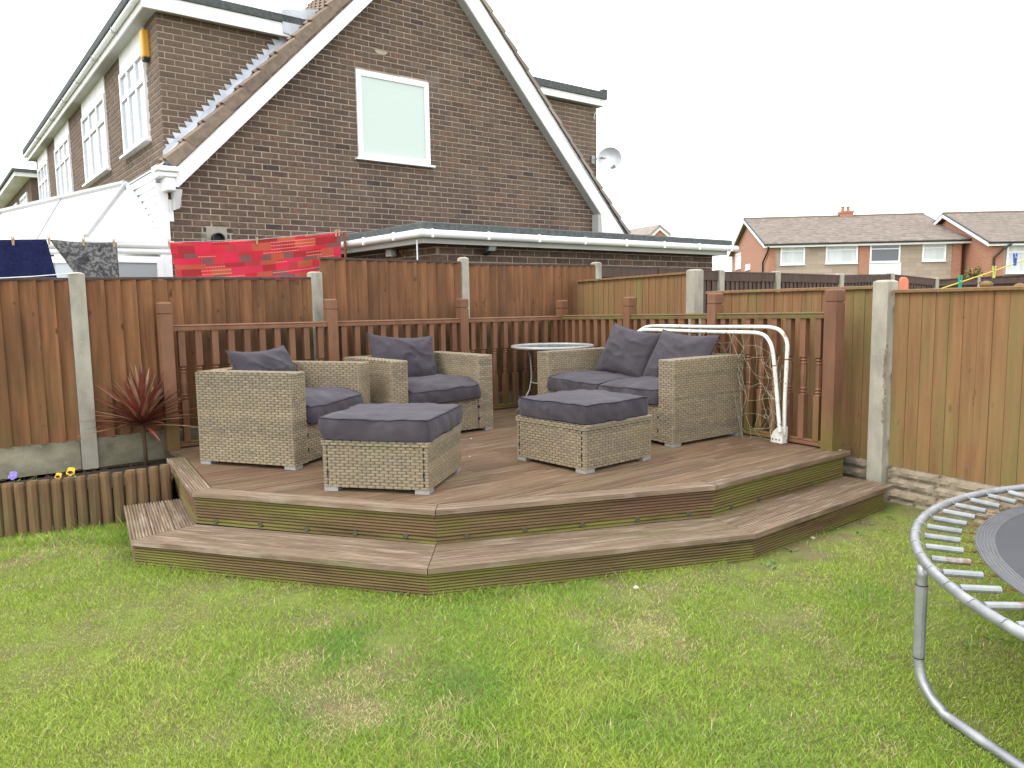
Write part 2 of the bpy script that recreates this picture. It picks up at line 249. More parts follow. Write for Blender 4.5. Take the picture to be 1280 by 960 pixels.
# ------------------------------------------------------------------ main lines of the place
ZD,ZS=.342,.152
A=[Vector(p) for p in ((-2.51,4.80),(-2.10,4.06),(-.42,3.54),(1.305,4.01),(2.49,4.97))]
B=[Vector(p) for p in ((-2.48,5.38),(-1.88,4.37),(-.412,3.895),(1.17,4.335),(2.32,5.23))]
FC=Vector((.714,8.56)); FL=Vector((-.784,-.620)).normalized(); FR=Vector((.494,-.870)).normalized()
DG=Vector((math.sin(math.radians(52.04)),math.cos(math.radians(52.04)))); DE=Vector((-DG.y,DG.x))   # along gable, and away from us
PG=Vector((-4.03,9.23))
OUT=v2(-DE)           # gable's outward normal (towards us)
DG3=v2(DG); DE3=v2(DE); ZU=Vector((0,0,1))
# ------------------------------------------------------------------ ground + lawn
def gzn(x,y): return .010*np.sin(x*1.3+.7*y)*np.cos(y*1.1-.4*x)+.005*np.sin(x*3.7+1)*np.sin(y*3.1+x)
def gz(x,y): return float(gzn(x,y))
mb=MB(); xs=[-250,-60,-20]+[ -8+i*.25 for i in range(57)]+[20,60,250]; ys=[-60,-10]+[.5+i*.25 for i in range(34)]+[14,30,80,400]
for y in ys:
    for x in xs: mb.v.append((x,y,gz(x,y)-.004 if abs(x)<9 and y<10 else -.01))
nx=len(xs)
for j in range(len(ys)-1):
    for i in range(nx-1): mb.f.append((j*nx+i,j*nx+i+1,(j+1)*nx+i+1,(j+1)*nx+i)); mb.r.append(0); mb.m.append(0)
obj('ground',mb,'ground',kind='structure',smooth=True)
def inside_deck(x,y):   # outer outline of the steps, grass stops there
    for p,q in zip(A[:-1],A[1:]):
        if (q.x-p.x)*(y-p.y)-(q.y-p.y)*(x-p.x)<-.012: return False
    return True
LOGS=[Vector(p) for p in ((-4.6,4.62),(-3.277,4.704),(-2.811,4.782),(-2.311,4.972))]
def grass():
    rg=np.random.default_rng(3); n=900000
    y=2.0+3.9*rg.random(n)**1.25; x=(rg.random(n)*2-1)*(.78*y+.35)
    m_=300000; y2=.4+5.4*rg.random(m_); x2=-4.8+9.6*rg.random(m_); k2=(np.abs(x2)>.70*y2+.25)|(y2<2.05); x2,y2=x2[k2],y2[k2]
    x=np.concatenate([x,x2]); y=np.concatenate([y,y2]); n=len(x)
    keep=np.ones(n,bool)
    ins=np.ones(n,bool)
    for p,q in zip(A[:-1],A[1:]): ins&=((q.x-p.x)*(y-p.y)-(q.y-p.y)*(x-p.x))>-.004
    keep&=~ins; keep&=~((x<-2.3)&(y>4.62+.06*(x+4.6)+np.clip(x+3.2,0,9)*.2))
    nf=np.array([-FR.y,FR.x]); dd=(x-FC.x)*nf[0]+(y-FC.y)*nf[1]; keep&=dd<-.03
    keep&=~((x<0)&(y>4.95)); keep&=~((x<-3.2)&(y>4.66))
    def fld(sx,sy,seed,a=x,b=y):
        r2=np.random.default_rng(seed); o=np.zeros(len(a))
        for k in range(14):
            an=r2.random()*6.28; fr=r2.random()*2+.5; o+=np.sin(fr*sx*(a*np.cos(an))+fr*sy*(b*np.sin(an))+r2.random()*6.28)
        return o/3.7
    dry=fld(2.2,2.2,1)*.5+fld(7,7,2)*.35-.62
    for px,py,rr,st in ((795,785,.30,1.3),(430,885,.30,1.25),(350,830,.22,.9),(470,850,.3,.8),(1005,765,.16,1.0),(1040,815,.16,.8),(660,690+60,.12,.8),(400,780,.2,.6),(230,830,.2,.6),(560,930,.25,.7),(1180,720,.22,1.0),(1100,930,.2,.5)):
        g=onz(px,py,0); d2=((x-g.x)**2+((y-g.y)*.8)**2)/(rr*.8)**2; dry=np.maximum(dry,st*.9*np.exp(-d2*1.4)-.3+.25*fld(11,11,5))
    # worn strip along the right step and under the fence
    for p,q in ((A[3],A[4]),):
        d=q-p; t=np.clip(((x-p.x)*d.x+(y-p.y)*d.y)/d.length_squared,0,1); ds=np.hypot(x-p.x-t*d.x,y-p.y-t*d.y); bare=np.exp(-(ds/.22)**2)*1.15
    bare2=np.clip(1.15+dd/.5,0,1)*.9
    bare=np.maximum(bare,np.where(y>4.0,bare2,0)); bare+=.35*fld(9,9,8)
    keep&=rg.random(n)>np.clip(bare,0,.93)
    thin=np.clip(dry+.1,0,.5); keep&=rg.random(n)>thin*.5
    x,y,dry=x[keep],y[keep],dry[keep]; n=len(x)
    lush=fld(1.6,1.6,11,x,y)
    hgt=(.009+.016*rg.random(n)**1.8)*(1+.25*lush)*(1-.45*np.clip(dry,0,1))
    tuft=rg.random(n)<.03; hgt[tuft]*=1.7
    ed=np.full(n,9.)
    for p,q in zip(A[:-1],A[1:]):
        d=q-p; t_=np.clip(((x-p.x)*d.x+(y-p.y)*d.y)/d.length_squared,0,1); ed=np.minimum(ed,np.hypot(x-p.x-t_*d.x,y-p.y-t_*d.y))
    rag=np.exp(-(ed/.09)**2)*np.clip(.6+.8*fld(5,5,41,x,y),0,1.6); rag=np.where((x<-2.3)&(y>4.45),np.maximum(rag,.7*np.clip(.5+fld(6,6,42,x,y),0,1.5)),rag); hgt*=1+rag*1.3
    hgt*=1+.35*np.clip(fld(4,4,43,x,y),-1,1.5)
    an=rg.random(n)*6.283; ln=hgt*(.3+1.3*rg.random(n)); wd=(.0006+.0007*rg.random(n))*np.where((np.abs(x)>.72*y+.3)|(y<2.05),2.2,1)
    la=an; dx,dy=np.cos(la),np.sin(la); wa=rg.random(n)*6.283; wx,wy=np.cos(wa)*wd,np.sin(wa)*wd
    z0=gzn(x,y)-.003
    V=np.zeros((n,4,3)); V[:,0]=np.stack([x,y,z0],1)
    mxp,myp=x+dx*ln*.35,y+dy*ln*.35
    V[:,1]=np.stack([mxp+wx,myp+wy,z0+hgt*.5],1); V[:,3]=np.stack([mxp-wx,myp-wy,z0+hgt*.5],1)
    V[:,2]=np.stack([x+dx*ln,y+dy*ln,z0+hgt],1)
    me=bpy.data.meshes.new('grass'); me.vertices.add(n*4); me.vertices.foreach_set('co',V.ravel())
    me.loops.add(n*4); me.loops.foreach_set('vertex_index',np.arange(n*4)); me.polygons.add(n); me.polygons.foreach_set('loop_start',np.arange(n)*4)
    me.update(calc_edges=True)
    c0=np.array([.235,.365,.035]); c1=np.array([.36,.44,.07]); c2=np.array([.12,.285,.03]); cd=np.array([.55,.46,.24]); cb=np.array([.33,.24,.11])
    t=np.clip(.45+.3*fld(2.5,2.5,21,x,y)+.35*(rg.random(n)-.5),0,1)[:,None]
    C=c0*(1-t)+c1*t; u=np.clip(lush*.6+.3*fld(6,6,31,x,y)+.2*(rg.random(n)-.5)-.1,0,1)[:,None]; C=C*(1-u)+c2*u
    isd=(rg.random(n)<np.clip(dry*.75+.11,0.06,.75))[:,None]; br=(rg.random(n)<.25)[:,None]
    C=np.where(isd,np.where(br,cb,cd)*(0.75+.5*rg.random(n)[:,None]),C*(0.6+.68*rg.random(n)[:,None]))
    ca=me.color_attributes.new('Col','FLOAT_COLOR','POINT'); cc=np.ones((n,4,4)); cc[:,:,:3]=C[:,None,:]; ca.data.foreach_set('color',cc.ravel())
    m=bpy.data.materials.new('grass_blades'); m.use_nodes=True; b=m.node_tree.nodes['Principled BSDF']; a=m.node_tree.nodes.new('ShaderNodeAttribute'); a.attribute_name='Col'
    m.node_tree.links.new(a.outputs['Color'],b.inputs['Base Color']); b.inputs['Roughness'].default_value=.6; b.inputs['Specular IOR Level'].default_value=.25
    tr=m.node_tree.nodes.new('ShaderNodeBsdfTranslucent'); ms=m.node_tree.nodes.new('ShaderNodeMixShader'); ms.inputs[0].default_value=.15; out=m.node_tree.nodes['Material Output']
    m.node_tree.links.new(a.outputs['Color'],tr.inputs[0]); m.node_tree.links.new(b.outputs[0],ms.inputs[1]); m.node_tree.links.new(tr.outputs[0],ms.inputs[2]); m.node_tree.links.new(ms.outputs[0],out.inputs[0])
    me.materials.append(m); o=bpy.data.objects.new('grass',me); link(o,None,'short patchy lawn grass with dry straw coloured spots','grass',kind='stuff')
grass()
# small weeds / clover leaves in the lawn by the right step
mb=MB()
for px,py in ((1085,655),(1075,668),(1040,662),(960,705),(1110,648),(1190,660),(1225,690),(965,712),(500,700+45),(1150,690),(1240,800),(1210,812),(1160,640),(985,690)):
    g=onz(px,py,.0)
    for k in range(7):
        an=R()*6.28; l=U(.02,.05); t=Vector((math.cos(an),math.sin(an),.25+R()*.5)).normalized(); s=Vector((-t.y,t.x,0))*.008
        p=g+Vector((U(-.03,.03),U(-.03,.03),.005)); mb.add([p,p+t*l*.5+s,p+t*l,p+t*l*.5-s],[(0,1,2,3)],R())
obj('weeds',mb,'leaf_green',label='low broad leaved weeds at the bare edge of the lawn beside the right step',cat='weeds',kind='stuff')
# ------------------------------------------------------------------ decking
def reeded(W,T,x0,x1,n=7,depth=.0035,y0=0,ends=None):
    """board along x, reeds on +z; x0/x1 functions of y"""
    ps=[]; step=W/n
    for i in range(n):
        a=i*step
        ps+=[(a+step*.06,0),(a+step*.56,0),(a+step*.62,-depth),(a+step*.98,-depth)]
    ps[0]=(0.,0); ps[-1]=(W,-depth*.3); prof=[(y0+y,z) for y,z in ps]+[(y0+W,-T),(y0,-T)]
    k=len(prof); mb=MB(); fs=[(i,i+k,(i+1)%k+k,(i+1)%k) for i in range(k)]
    vs=[(x0(y),y,z) for y,z in prof]+[(x1(y),y,z) for y,z in prof]
    fs=[f[::-1] for f in fs]+[tuple(range(k)),tuple(range(2*k-1,k-1,-1))]
    return mb.add(vs,[f[::-1] for f in fs])
def put(name,mb,mats,m,parent,smooth=False):
    me=mb.mesh(name,mats); return piece(name,me,m,parent)
deck=thing('timber_deck','weathered raised timber deck with two angled reeded steps, built in the fence corner','deck',(0,4.6,0))
def offset_poly(P,d):
    """inward offset of open polyline P (left side is inward)"""
    out=[]
    ns=[Vector((-(q-p).y,(q-p).x)).normalized() for p,q in zip(P[:-1],P[1:])]
    for i,p in enumerate(P):
        if i==0: out.append(p+ns[0]*d)
        elif i==len(P)-1: out.append(p+ns[-1]*d)
        else:
            m=(ns[i-1]+ns[i]).normalized(); out.append(p+m*(d/m.dot(ns[i])))
    return out
def band(P,d0,d1,z,T,name,mt,depth,n=7,gap=.005):
    """mitred boards along every edge between offsets d0..d1"""
    Po=offset_poly(P,d0); Pi=offset_poly(P,d1)
    for i in range(len(P)-1):
        a,b,c,d=Po[i],Po[i+1],Pi[i+1],Pi[i]; ux=(b-a).normalized(); uy=Vector((-ux.y,ux.x)); W=(d1-d0)
        xa=(d-a).dot(ux); L=(b-a).length; xb=(c-a).dot(ux)
        f0=lambda y,xa=xa:xa*y/W+gap*.5; f1=lambda y,L=L,xb=xb:L+(xb-L)*y/W-gap*.5
        put(name,reeded(W-gap,T,f0,f1,n,depth*(1.7 if i==0 else 1)),mt,frame((a.x,a.y,z),v2(ux)),deck)
nose=[p.copy() for p in B]
nose=offset_poly(B,-.018)
A2=[A[0]+ (A[0]-A[1]).normalized()*0.0]+A[1:4]+[A[4]+(A[4]-A[3]).normalized()*.10]
st_in=.352
for k in range(3):
    w_=(st_in+.01)/3
    band(A2,-.015+k*w_,-.015+(k+1)*w_,ZS,.028,'step_board','tread',.0045)
B2=nose[:4]+[nose[4]+(nose[4]-nose[3]).normalized()*.06]
band(B2,0,.122,ZD,.028,'edge_board','tread',.0045)
# main field boards
in_=offset_poly(B2,.124)
cor=Vector((.56,8.12)); lft=Vector((-2.62,5.68)); poly=[in_[0],in_[1],in_[2],in_[3],in_[4],Vector((2.45,5.40)),Vector((.62,8.22)),Vector((-2.68,5.74))]
ux=Vector((math.cos(math.radians(37.4)),math.sin(math.radians(37.4)))); uy=Vector((-ux.y,ux.x))
PL=[(p.dot(ux),p.dot(uy)) for p in poly]
def span(y):
    xs=[]
    for (x0,y0),(x1,y1) in zip(PL,PL[1:]+PL[:1]):
        if (y0-y)*(y1-y)<=0 and y0!=y1: xs.append(x0+(x1-x0)*(y-y0)/(y1-y0))
    return (min(xs),max(xs)) if len(xs)>1 else None
ymin=min(p[1] for p in PL); ymax=max(p[1] for p in PL); y=ymin+.002
while y<ymax-.03:
    Wd=min(.12,ymax-y-.001)
    lo=lambda q: (span(min(max(q,ymin+1e-4),ymax-1e-4)) or (0,0))[0]
    hi=lambda q: (span(min(max(q,ymin+1e-4),ymax-1e-4)) or (0,0))[1]
    jt=None
    L0,L1=lo(y+.06),hi(y+.06)
    segs=[(lo,hi)]
    if L1-L0>2.2:
        j=U(L0+.8,L1-.8); segs=[(lo,lambda q,j=j:j-.0015),(lambda q,j=j:j+.0015,hi)]
    for a,b in segs:
        mb=reeded(Wd,.028,a,b,8,.0020,y)
        if span(y+.01) is None: continue
        me=mb.mesh('deck_board','deck'); piece('deck_board',me,frame((0,0,ZD-U(0,.0012)),v2(ux)),deck)
    y+=.1255
# risers
def riser(P,z0,z1,n,skip=()):
    for i in range(len(P)-1):
        if i in skip: continue
        a,b=P[i],P[i+1]; u=(b-a).normalized(); nrm=Vector((u.y,-u.x)); L=(b-a).length; z=z1
        hs=[(z1-z0)] if z1-z0<.14 else [.118,(z1-z0)-.120]
        for h in hs:
            k=max(2,round(n*h/.118))
            mb=reeded(h,.024,lambda y:.001,lambda y,L=L:L-.001,k,.013)
            # local x along edge, y up, z outward
            m=Matrix(((u.x,0,nrm.x,a.x),(u.y,0,nrm.y,a.y),(0,1,0,z-h),(0,0,0,1))); put('riser_board',mb,'riser',m,deck)
            z-=h+.002
riser(B,ZS,ZD-.03,7)
riser(offset_poly(A,.0),-.02,ZS-.03,8)
# inner dark structure so nothing shows through the gaps
mb=MB(); Pin=offset_poly(B,.03); mb.prism([v2(p,.0) for p in Pin]+[Vector((2.2,5.5,0)),Vector((.5,8.0,0)),Vector((-2.5,5.7,0))],(0,0,ZD-.035)); Pin=offset_poly(A,.03); Q=offset_poly(B,.01)
for i in range(4): mb.prism([v2(Pin[i]),v2(Pin[i+1]),v2(Q[i+1]),v2(Q[i])],(0,0,ZS-.033))
obj('joist_frame',mb,'dark',deck)
# deck light studs on the upper riser
for i,(px,py) in enumerate(((270,651.6),(325.5,655.5),(383.7,661),(444,666.4),(507,670),(583.5,670.5),(656,662),(728,656),(796.6,649),(861,642),(914,633.5),(949,623.4),(983,611.6),(1014,605))):
    e=1 if i<5 else (2 if i<10 else 3); a,b=B[e],B[e+1]; u=(b-a).normalized(); n=Vector((u.y,-u.x)); p=onv(px,py,a,u); mb=MB()
    m=Vector((n.x,n.y,0)); mb.lathe(p,[(.015,0),(.015,.004),(.011,.006),(.010,.004)],10,axis=m); obj('deck_light',mb,'decklight',deck,smooth=False)
# ------------------------------------------------------------------ balustrades
def balustrade(root,P0,D,s0,s1,zr0,zr1,posts,sp,spin_mat='stain',rail_mat='stain'):
    """posts: list of (s,ztop,half)"""
    D3=v2(D); Nn=Vector((-D.y,D.x,0)); zr=lambda s: zr0+(zr1-zr0)*(s-s0)/(s1-s0)
    P=lambda s,z,o=0: Vector((P0.x+D.x*s,P0.y+D.y*s,z))+Nn*o
    for s,zt,h in posts:
        mb=MB(); ang=D3
        def ring(z,k): return [P(s,z)+D3*a*k+Nn*b*k for a,b in ((-1,-1),(1,-1),(1,1),(-1,1))]
        lev=[(ZD,h),(zt-.10,h),(zt-.097,h-.006),(zt-.087,h-.006),(zt-.084,h),(zt-.012,h),(zt,h-.012)]
        vs=[];fs=[]
        for z,k in lev: vs+=ring(z,k)
        for i in range(len(lev)-1):
            for j in range(4): fs.append((i*4+j,i*4+(j+1)%4,i*4+4+(j+1)%4,i*4+4+j))
        fs.append(tuple(range(len(vs)-4,len(vs)))); mb.add(vs,fs); obj('post',mb,'stain',root)
    ss=[p[0] for p in posts]
    for a,b in zip(ss[:-1],ss[1:]):
        ha=[p[2] for p in posts if p[0]==a][0]; hb=[p[2] for p in posts if p[0]==b][0]; a0,b0=a+ha,b-hb
        for nm,zz,hh,wd in (('handrail',lambda s:zr(s)-.045,.045,.033),('base_rail',lambda s:ZD+.012,.04,.025)):
            mb=MB(); z0,z1=zz(a0),zz(b0)
            prof=[(-wd,0),(wd,0),(wd,hh*.4),(wd*.82,hh*.5),(wd*.82,hh*.68),(wd,hh*.78),(wd*.6,hh),(-wd*.6,hh),(-wd,hh*.78),(-wd*.82,hh*.68),(-wd*.82,hh*.5),(-wd,hh*.4)]
            n=len(prof); vs=[P(a0,z0+q,o) for o,q in prof]+[P(b0,z1+q,o) for o,q in prof]
            mb.add(vs,[tuple(range(n))[::-1],tuple(range(n,2*n))]+[(i,(i+1)%n,n+(i+1)%n,n+i) for i in range(n)]); obj(nm,mb,rail_mat if nm=='handrail' else 'stain',root)
        k=max(1,round((b0-a0)/sp)); g=(b0-a0)/k
        for i in range(k):
            s=a0+g*(i+.5); zb=ZD+.05; zt=zr(s)-.043; Ls=zt-zb; q=.024; mb=MB(); m2=zb+Ls*.37; m3=zb+Ls*.68
            for z0,z1 in ((zb,m2),(m3,zt)):
                mb.hexa([P(s,z0)+D3*x*q+Nn*yy*q for x,yy in ((-1,-1),(1,-1),(1,1),(-1,1))]+[P(s,z1)+D3*x*q+Nn*yy*q for x,yy in ((-1,-1),(1,-1),(1,1),(-1,1))])
            Lm=m3-m2; mb.lathe(P(s,m2),[(.024,0),(.017,.010),(.026,.020),(.017,.031),(.026,.042),(.021,.055),(.026,Lm*.5),(.022,Lm-.055),(.026,Lm-.043),(.017,Lm-.032),(.026,Lm-.022),(.017,Lm-.010),(.024,Lm)],8)
            obj('spindle',mb,spin_mat,root)
BL0=Vector((-2.546,5.775)); BLD=ux.copy()
def s_at(px,P0,D,y=450): p=onv(px,y,P0,D); return (Vector((p.x,p.y))-P0).dot(D)
bl=thing('balustrade','red brown spindle balustrade along the back edge of the deck, behind the armchairs','balustrade',(BL0.x,BL0.y,ZD))
pp=[]
for px,yt in ((209,377.5),(415.5,373.5),(579,373)):
    s=s_at(px,BL0,BLD); pp.append((s,onv(px,yt,BL0,BLD).z,.045))
sc=s_at(703,BL0,BLD); C2=BL0+BLD*sc
pp.append((sc,onv(703,375,BL0,BLD).z,.045))
balustrade(bl,BL0,BLD,0,s_at(700,BL0,BLD),onv(220,406,BL0,BLD).z,onv(700,394.5,BL0,BLD).z,pp,.128)
E2=Vector((2.258,5.308)); BRD=(E2-C2).normalized(); LR=(E2-C2).length
br=thing('balustrade','balustrade with green tinged rail along the right edge of the deck, behind the goal','balustrade',(E2.x,E2.y,ZD))
pp=[(0.,onv(703,375,BL0,BLD).z,.0)]
for px,yt in ((787,371),(893,366)): pp.append((s_at(px,C2,BRD),onv(px,yt,C2,BRD).z,.045))
pp.append((LR,onv(1040,361,C2,BRD).z,.048))
balustrade(br,C2,BRD,0,LR,onv(706,394,C2,BRD).z,onv(1028,389.5,C2,BRD).z,[p for p in pp if p[2]>0] and [(0.046,pp[0][1]-.6,.001)]+pp[1:],.125,'stain','rail')
# ------------------------------------------------------------------ fences
DAMP_SHADE=1e9
def fence(root,P0,D,bays,posts,mt,bw=.105,gboard=None,gz0=0,cap=True,lap=.018,gm='gravel',thick=.022,stone=False,capmat=None):
    FLIP=(-(P0+D*((bays[0][0]+bays[-1][1])/2))).dot(D)<0
    """bays: (s0,s1,zb0,zb1,zt0,zt1); posts: (s,zt,half); boards face the -normal side (towards us)"""
    D3=v2(D); Nn=Vector((D.y,-D.x,0))
    if Nn.y>0: Nn=-Nn
    P=lambda s,z,o=0: Vector((P0.x+D.x*s,P0.y+D.y*s,z))+Nn*o
    for (s0,s1,zb0,zb1,zt0,zt1) in bays:
        n=max(1,round((s1-s0)/bw)); g=(s1-s0)/n
        for i in range(n):
            a=s0+g*i+U(-.006,.006)*(i>0); b=s0+g*(i+1)+lap; t=(a-s0)/(s1-s0); b=min(b,s1)
            zt=zt0+(zt1-zt0)*t-.02-U(0,.006); zb=zb0+(zb1-zb0)*t; o0=U(0,.003)
            mb=MB(); x=[(a,.004+o0),(a,.006+thick+o0),(b,.004+o0),(b,-.001+o0)]
            lo_=.004+o0; hi2=thick+o0
            if FLIP: a2,b2=a-(lap if i else 0),b-lap*(i<n-1); fa,fb=hi2,lo_
            else: a2,b2=a,b; fa,fb=lo_,hi2
            low=[P(a2,zb,fa-.008),P(a2,zb,fa),P(b2,zb,fb),P(b2,zb,fb-.008)]; hi_=[P(a2,zt,fa-.008),P(a2,zt,fa),P(b2,zt,fb),P(b2,zt,fb-.008)]
            mb.hexa(low+hi_); mb.m[-4 if FLIP else -2]=1; obj('fence_board',mb,[mt if not (mt=='fenceL' and a>DAMP_SHADE) else 'fenceL2','fence_edge_shadow' if mt!='fenceR' else 'fenceRe'],root)  # dark edge face paints the shadow line where boards overlap
        if cap:
            mb=MB(); mb.hexa([P(s0,zt0-.022,-.02),P(s1,zt1-.022,-.02),P(s1,zt1-.022,.034),P(s0,zt0-.022,.034),P(s0,zt0,-.02),P(s1,zt1,-.02),P(s1,zt1-.004,.034),P(s0,zt0-.004,.034)]); obj('capping',mb,capmat or mt,root)
        mb=MB(); 
        for f in (.12,.5,.88): 
            za=zb0+(zt0-zb0)*f; zc=zb1+(zt1-zb1)*f; mb.hexa([P(s0,za,-.045),P(s1,zc,-.045),P(s1,zc,-.006),P(s0,za,-.006),P(s0,za+.05,-.045),P(s1,zc+.05,-.045),P(s1,zc+.03,-.006),P(s0,za+.03,-.006)])
        obj('fence_rail',mb,mt,root)
        if gboard:
            if not stone:
                mb=MB(); mb.hexa([P(s0,gz0,-.03),P(s1,gz0,-.03),P(s1,gz0,.022),P(s0,gz0,.022),P(s0,zb0-.004,-.03),P(s1,zb1-.004,-.03),P(s1,zb1-.004,.016),P(s0,zb0-.004,.016)]); obj('gravel_board',mb,gm,root,bevel=.006)
            else:
                mb=MB(); mb.hexa([P(s0,gz0,-.03),P(s1,gz0,-.03),P(s1,gz0,.008),P(s0,gz0,.008),P(s0,zb0-.004,-.03),P(s1,zb1-.004,-.03),P(s1,zb1-.004,.008),P(s0,zb0-.004,.008)]); gb=obj('gravel_board',mb,gm,root)
                rows=4; s_=s0
                hh=(zb0-.004-gz0)/rows
                for r_ in range(rows):
                    s_=s0
                    while s_<s1-.02:
                        L=min(U(.16,.42),s1-s_); z=gz0+hh*r_
                        if s1-s_-L<.06: L=s1-s_
                        m2=MB(); nx_=max(2,int(L/.03)); ny_=3; vs=[]; fs=[]
                        for j in range(ny_+1):
                            for i in range(nx_+1):
                                e=(i in(0,nx_)) or (j in (0,ny_)); oo=.008 if e else .02+.016*noise.noise(Vector(((s_+L*i/nx_)*18,(z+hh*j/ny_)*25,s_)))
                                vs.append(P(s_+.004+(L-.008)*i/nx_,z+.003+(hh-.006)*j/ny_,oo))
                        for j in range(ny_):
                            for i in range(nx_): a=j*(nx_+1)+i; fs.append((a,a+1,a+nx_+2,a+nx_+1))
                        m2.add(vs,fs); obj('stone',m2,gm,root); s_+=L
    for (s,zt,h) in posts:
        mb=MB(); k=h
        vs=[];lev=[(-.05,k),(zt-.05,k),(zt-.012,k),(zt,k-.02)]
        for z,q in lev: vs+=[P(s,z)+D3*a*q+Nn*b*q for a,b in ((-1,-1),(1,-1),(1,1.0),(-1,1.0))]
        fs=[(i*4+j,i*4+(j+1)%4,i*4+4+(j+1)%4,i*4+4+j) for i in range(3) for j in range(4)]+[tuple(range(12,16))]
        mb.add(vs,fs); obj('concrete_post',mb,'conc',root,bevel=.004)
# back (left) fence
fl=thing('panel_fence','orange brown board fence with concrete posts behind the armchairs and red leaved plant','fence',(FC.x,FC.y,0))
DL=-FL  # towards right/away
sF=lambda px,y=400: s_at(px,FC,DL,y)
zF=lambda px,y: onv(px,y,FC,DL).z
pts=[(98.5,342),(395.5,341),(580.5,322)]
zg=.47
b0=sF(108);b1=sF(389);b2=sF(402.5);b3=sF(575);b4=sF(586.5);b5=sF(741)
bays=[(sF(88)-1.95,sF(88),zg,zg,zF(0,347),zF(88,347)),(b0,b1,zg,zg,zF(108,346),zF(388,346)),(b2,b3,zg+.02,zg+.02,zF(400,321),zF(575,326.5)),(b4,b5,zg+.02,zg+.02,zF(588,328.5),zF(740,330.5)),(sF(88)-3.95,sF(88)-2.05,zg,zg,zF(88,347),zF(88,347))]
ps=[(sF(98.5),zF(98,340.5),.052),(sF(88)-2.0,zF(98,342),.05),(sF(395.5),zF(395,339.5),.05),(sF(580.5),zF(580,321.5),.042),(sF(745.5),zF(745,327.5),.045)]
DAMP_SHADE=sF(236); fence(fl,FC,DL,bays,ps,'fenceL',.107,True,.18,capmat='fenceD',thick=.034)
# right fence
frr=thing('panel_fence','olive green tinged board fence on stone faced gravel boards along the right side','fence',(2.6,5.2,0))
PR=FC+FR*.06; sR=lambda px,y=400: s_at(px,PR,FR,y); zR=lambda px,y: onv(px,y,PR,FR).z
r0=sR(723);r1=sR(859);r2=sR(885);r3=sR(1093);r4=sR(1118)
rb=[(r0,r1,.3,.28,zR(723,350),zR(859,339.5)),(r2,r3,.27,.25,zR(885,364),zR(1093,357)),(r4,r4+1.9,.25,.25,zR(1118,362),zR(1118,362)+.01),(r4+2.02,r4+3.9,.25,.25,zR(1118,362),zR(1118,362))]
rp=[(sR(716),zR(716,344.5),.045),(sR(868),zR(868,336.5),.055),(sR(1105.5),zR(1105,350),.058),(r4+1.96,zR(1105,350),.055)]
fence(frr,PR,FR,rb,rp,'fenceR',.092,True,-.06,gm='stone',stone=True,thick=.009)
# steel repair strap / crack on the near post: crumbled aggregate edge
mb=MB(); 
for i in range(16):
    z=.55+i*.035; p=Vector((PR.x+FR.x*sR(1113),PR.y+FR.y*sR(1113),z))+Vector((-.05,-.05,0)); mb.obox(p+Vector((U(-.006,.006),U(-.006,.006),0)),(.014,0,0),(0,.014,0),(0,0,U(.018,.03)),R())
obj('exposed_aggregate',mb,'stone',frr)
# dark neighbour fence
PD=Vector((4.03,11.6)); fd=thing('panel_fence','dark brown board fence of the next garden, seen over the olive fence','fence',(PD.x,PD.y,0))
sD=lambda px: s_at(px,PD,DG,345); zt=lambda px,y: onv(px,y,PD,DG).z
dp=[(sD(900)-.02,zt(893,337)),(sD(969.5),zt(969,339)),(sD(1049.5),zt(1049,342)),(sD(1113),zt(1113,341)),(sD(1169),zt(1169,347))]
s_l=sD(748); bs=[(s_l,sD(820),1.0,1.0,zt(750,331.5),zt(820,334)),(sD(821),sD(896),1.0,1.0,zt(820,334),zt(893,338))]
for a,b in zip(dp[:-1],dp[1:]): bs.append((a[0]+.05,b[0]-.05,.4,.4,a[1]-.02,b[1]-.02))
fence(fd,PD,DG,bs,[(a,b,.055) for a,b in dp],'fenceD',.11)
mb=MB()    # deep top board of the dark fence
for (s0,s1,_,_,z0,z1) in bs:
    n=Vector((DG.y,-DG.x,0))*.03; q=lambda s,z:Vector((PD.x+DG.x*s,PD.y+DG.y*s,z)); mb.hexa([q(s0,z0-.14),q(s1,z1-.14),q(s1,z1-.14)+n,q(s0,z0-.14)+n,q(s0,z0-.024),q(s1,z1-.024),q(s1,z1-.024)+n,q(s0,z0-.024)+n])
obj('top_board',mb,'fenceD',fd)
a=onz(1172,349,1.83); b=onz(1290,342.5,1.83); Dd=(Vector((b.x,b.y))-Vector((a.x,a.y))); Ld=Dd.length; Dd.normalize()
fd2=thing('panel_fence','dark brown fence run turning away at the far right, below the small windowed house','fence',(a.x,a.y,0))
fence(fd2,Vector((a.x,a.y)),Dd,[(0.06,Ld*.5,.4,.4,1.83,1.83),(Ld*.5+.05,Ld,.4,.4,1.83,1.83)],[(Ld*.5+.02,1.86,.04)],'fenceD',.12)
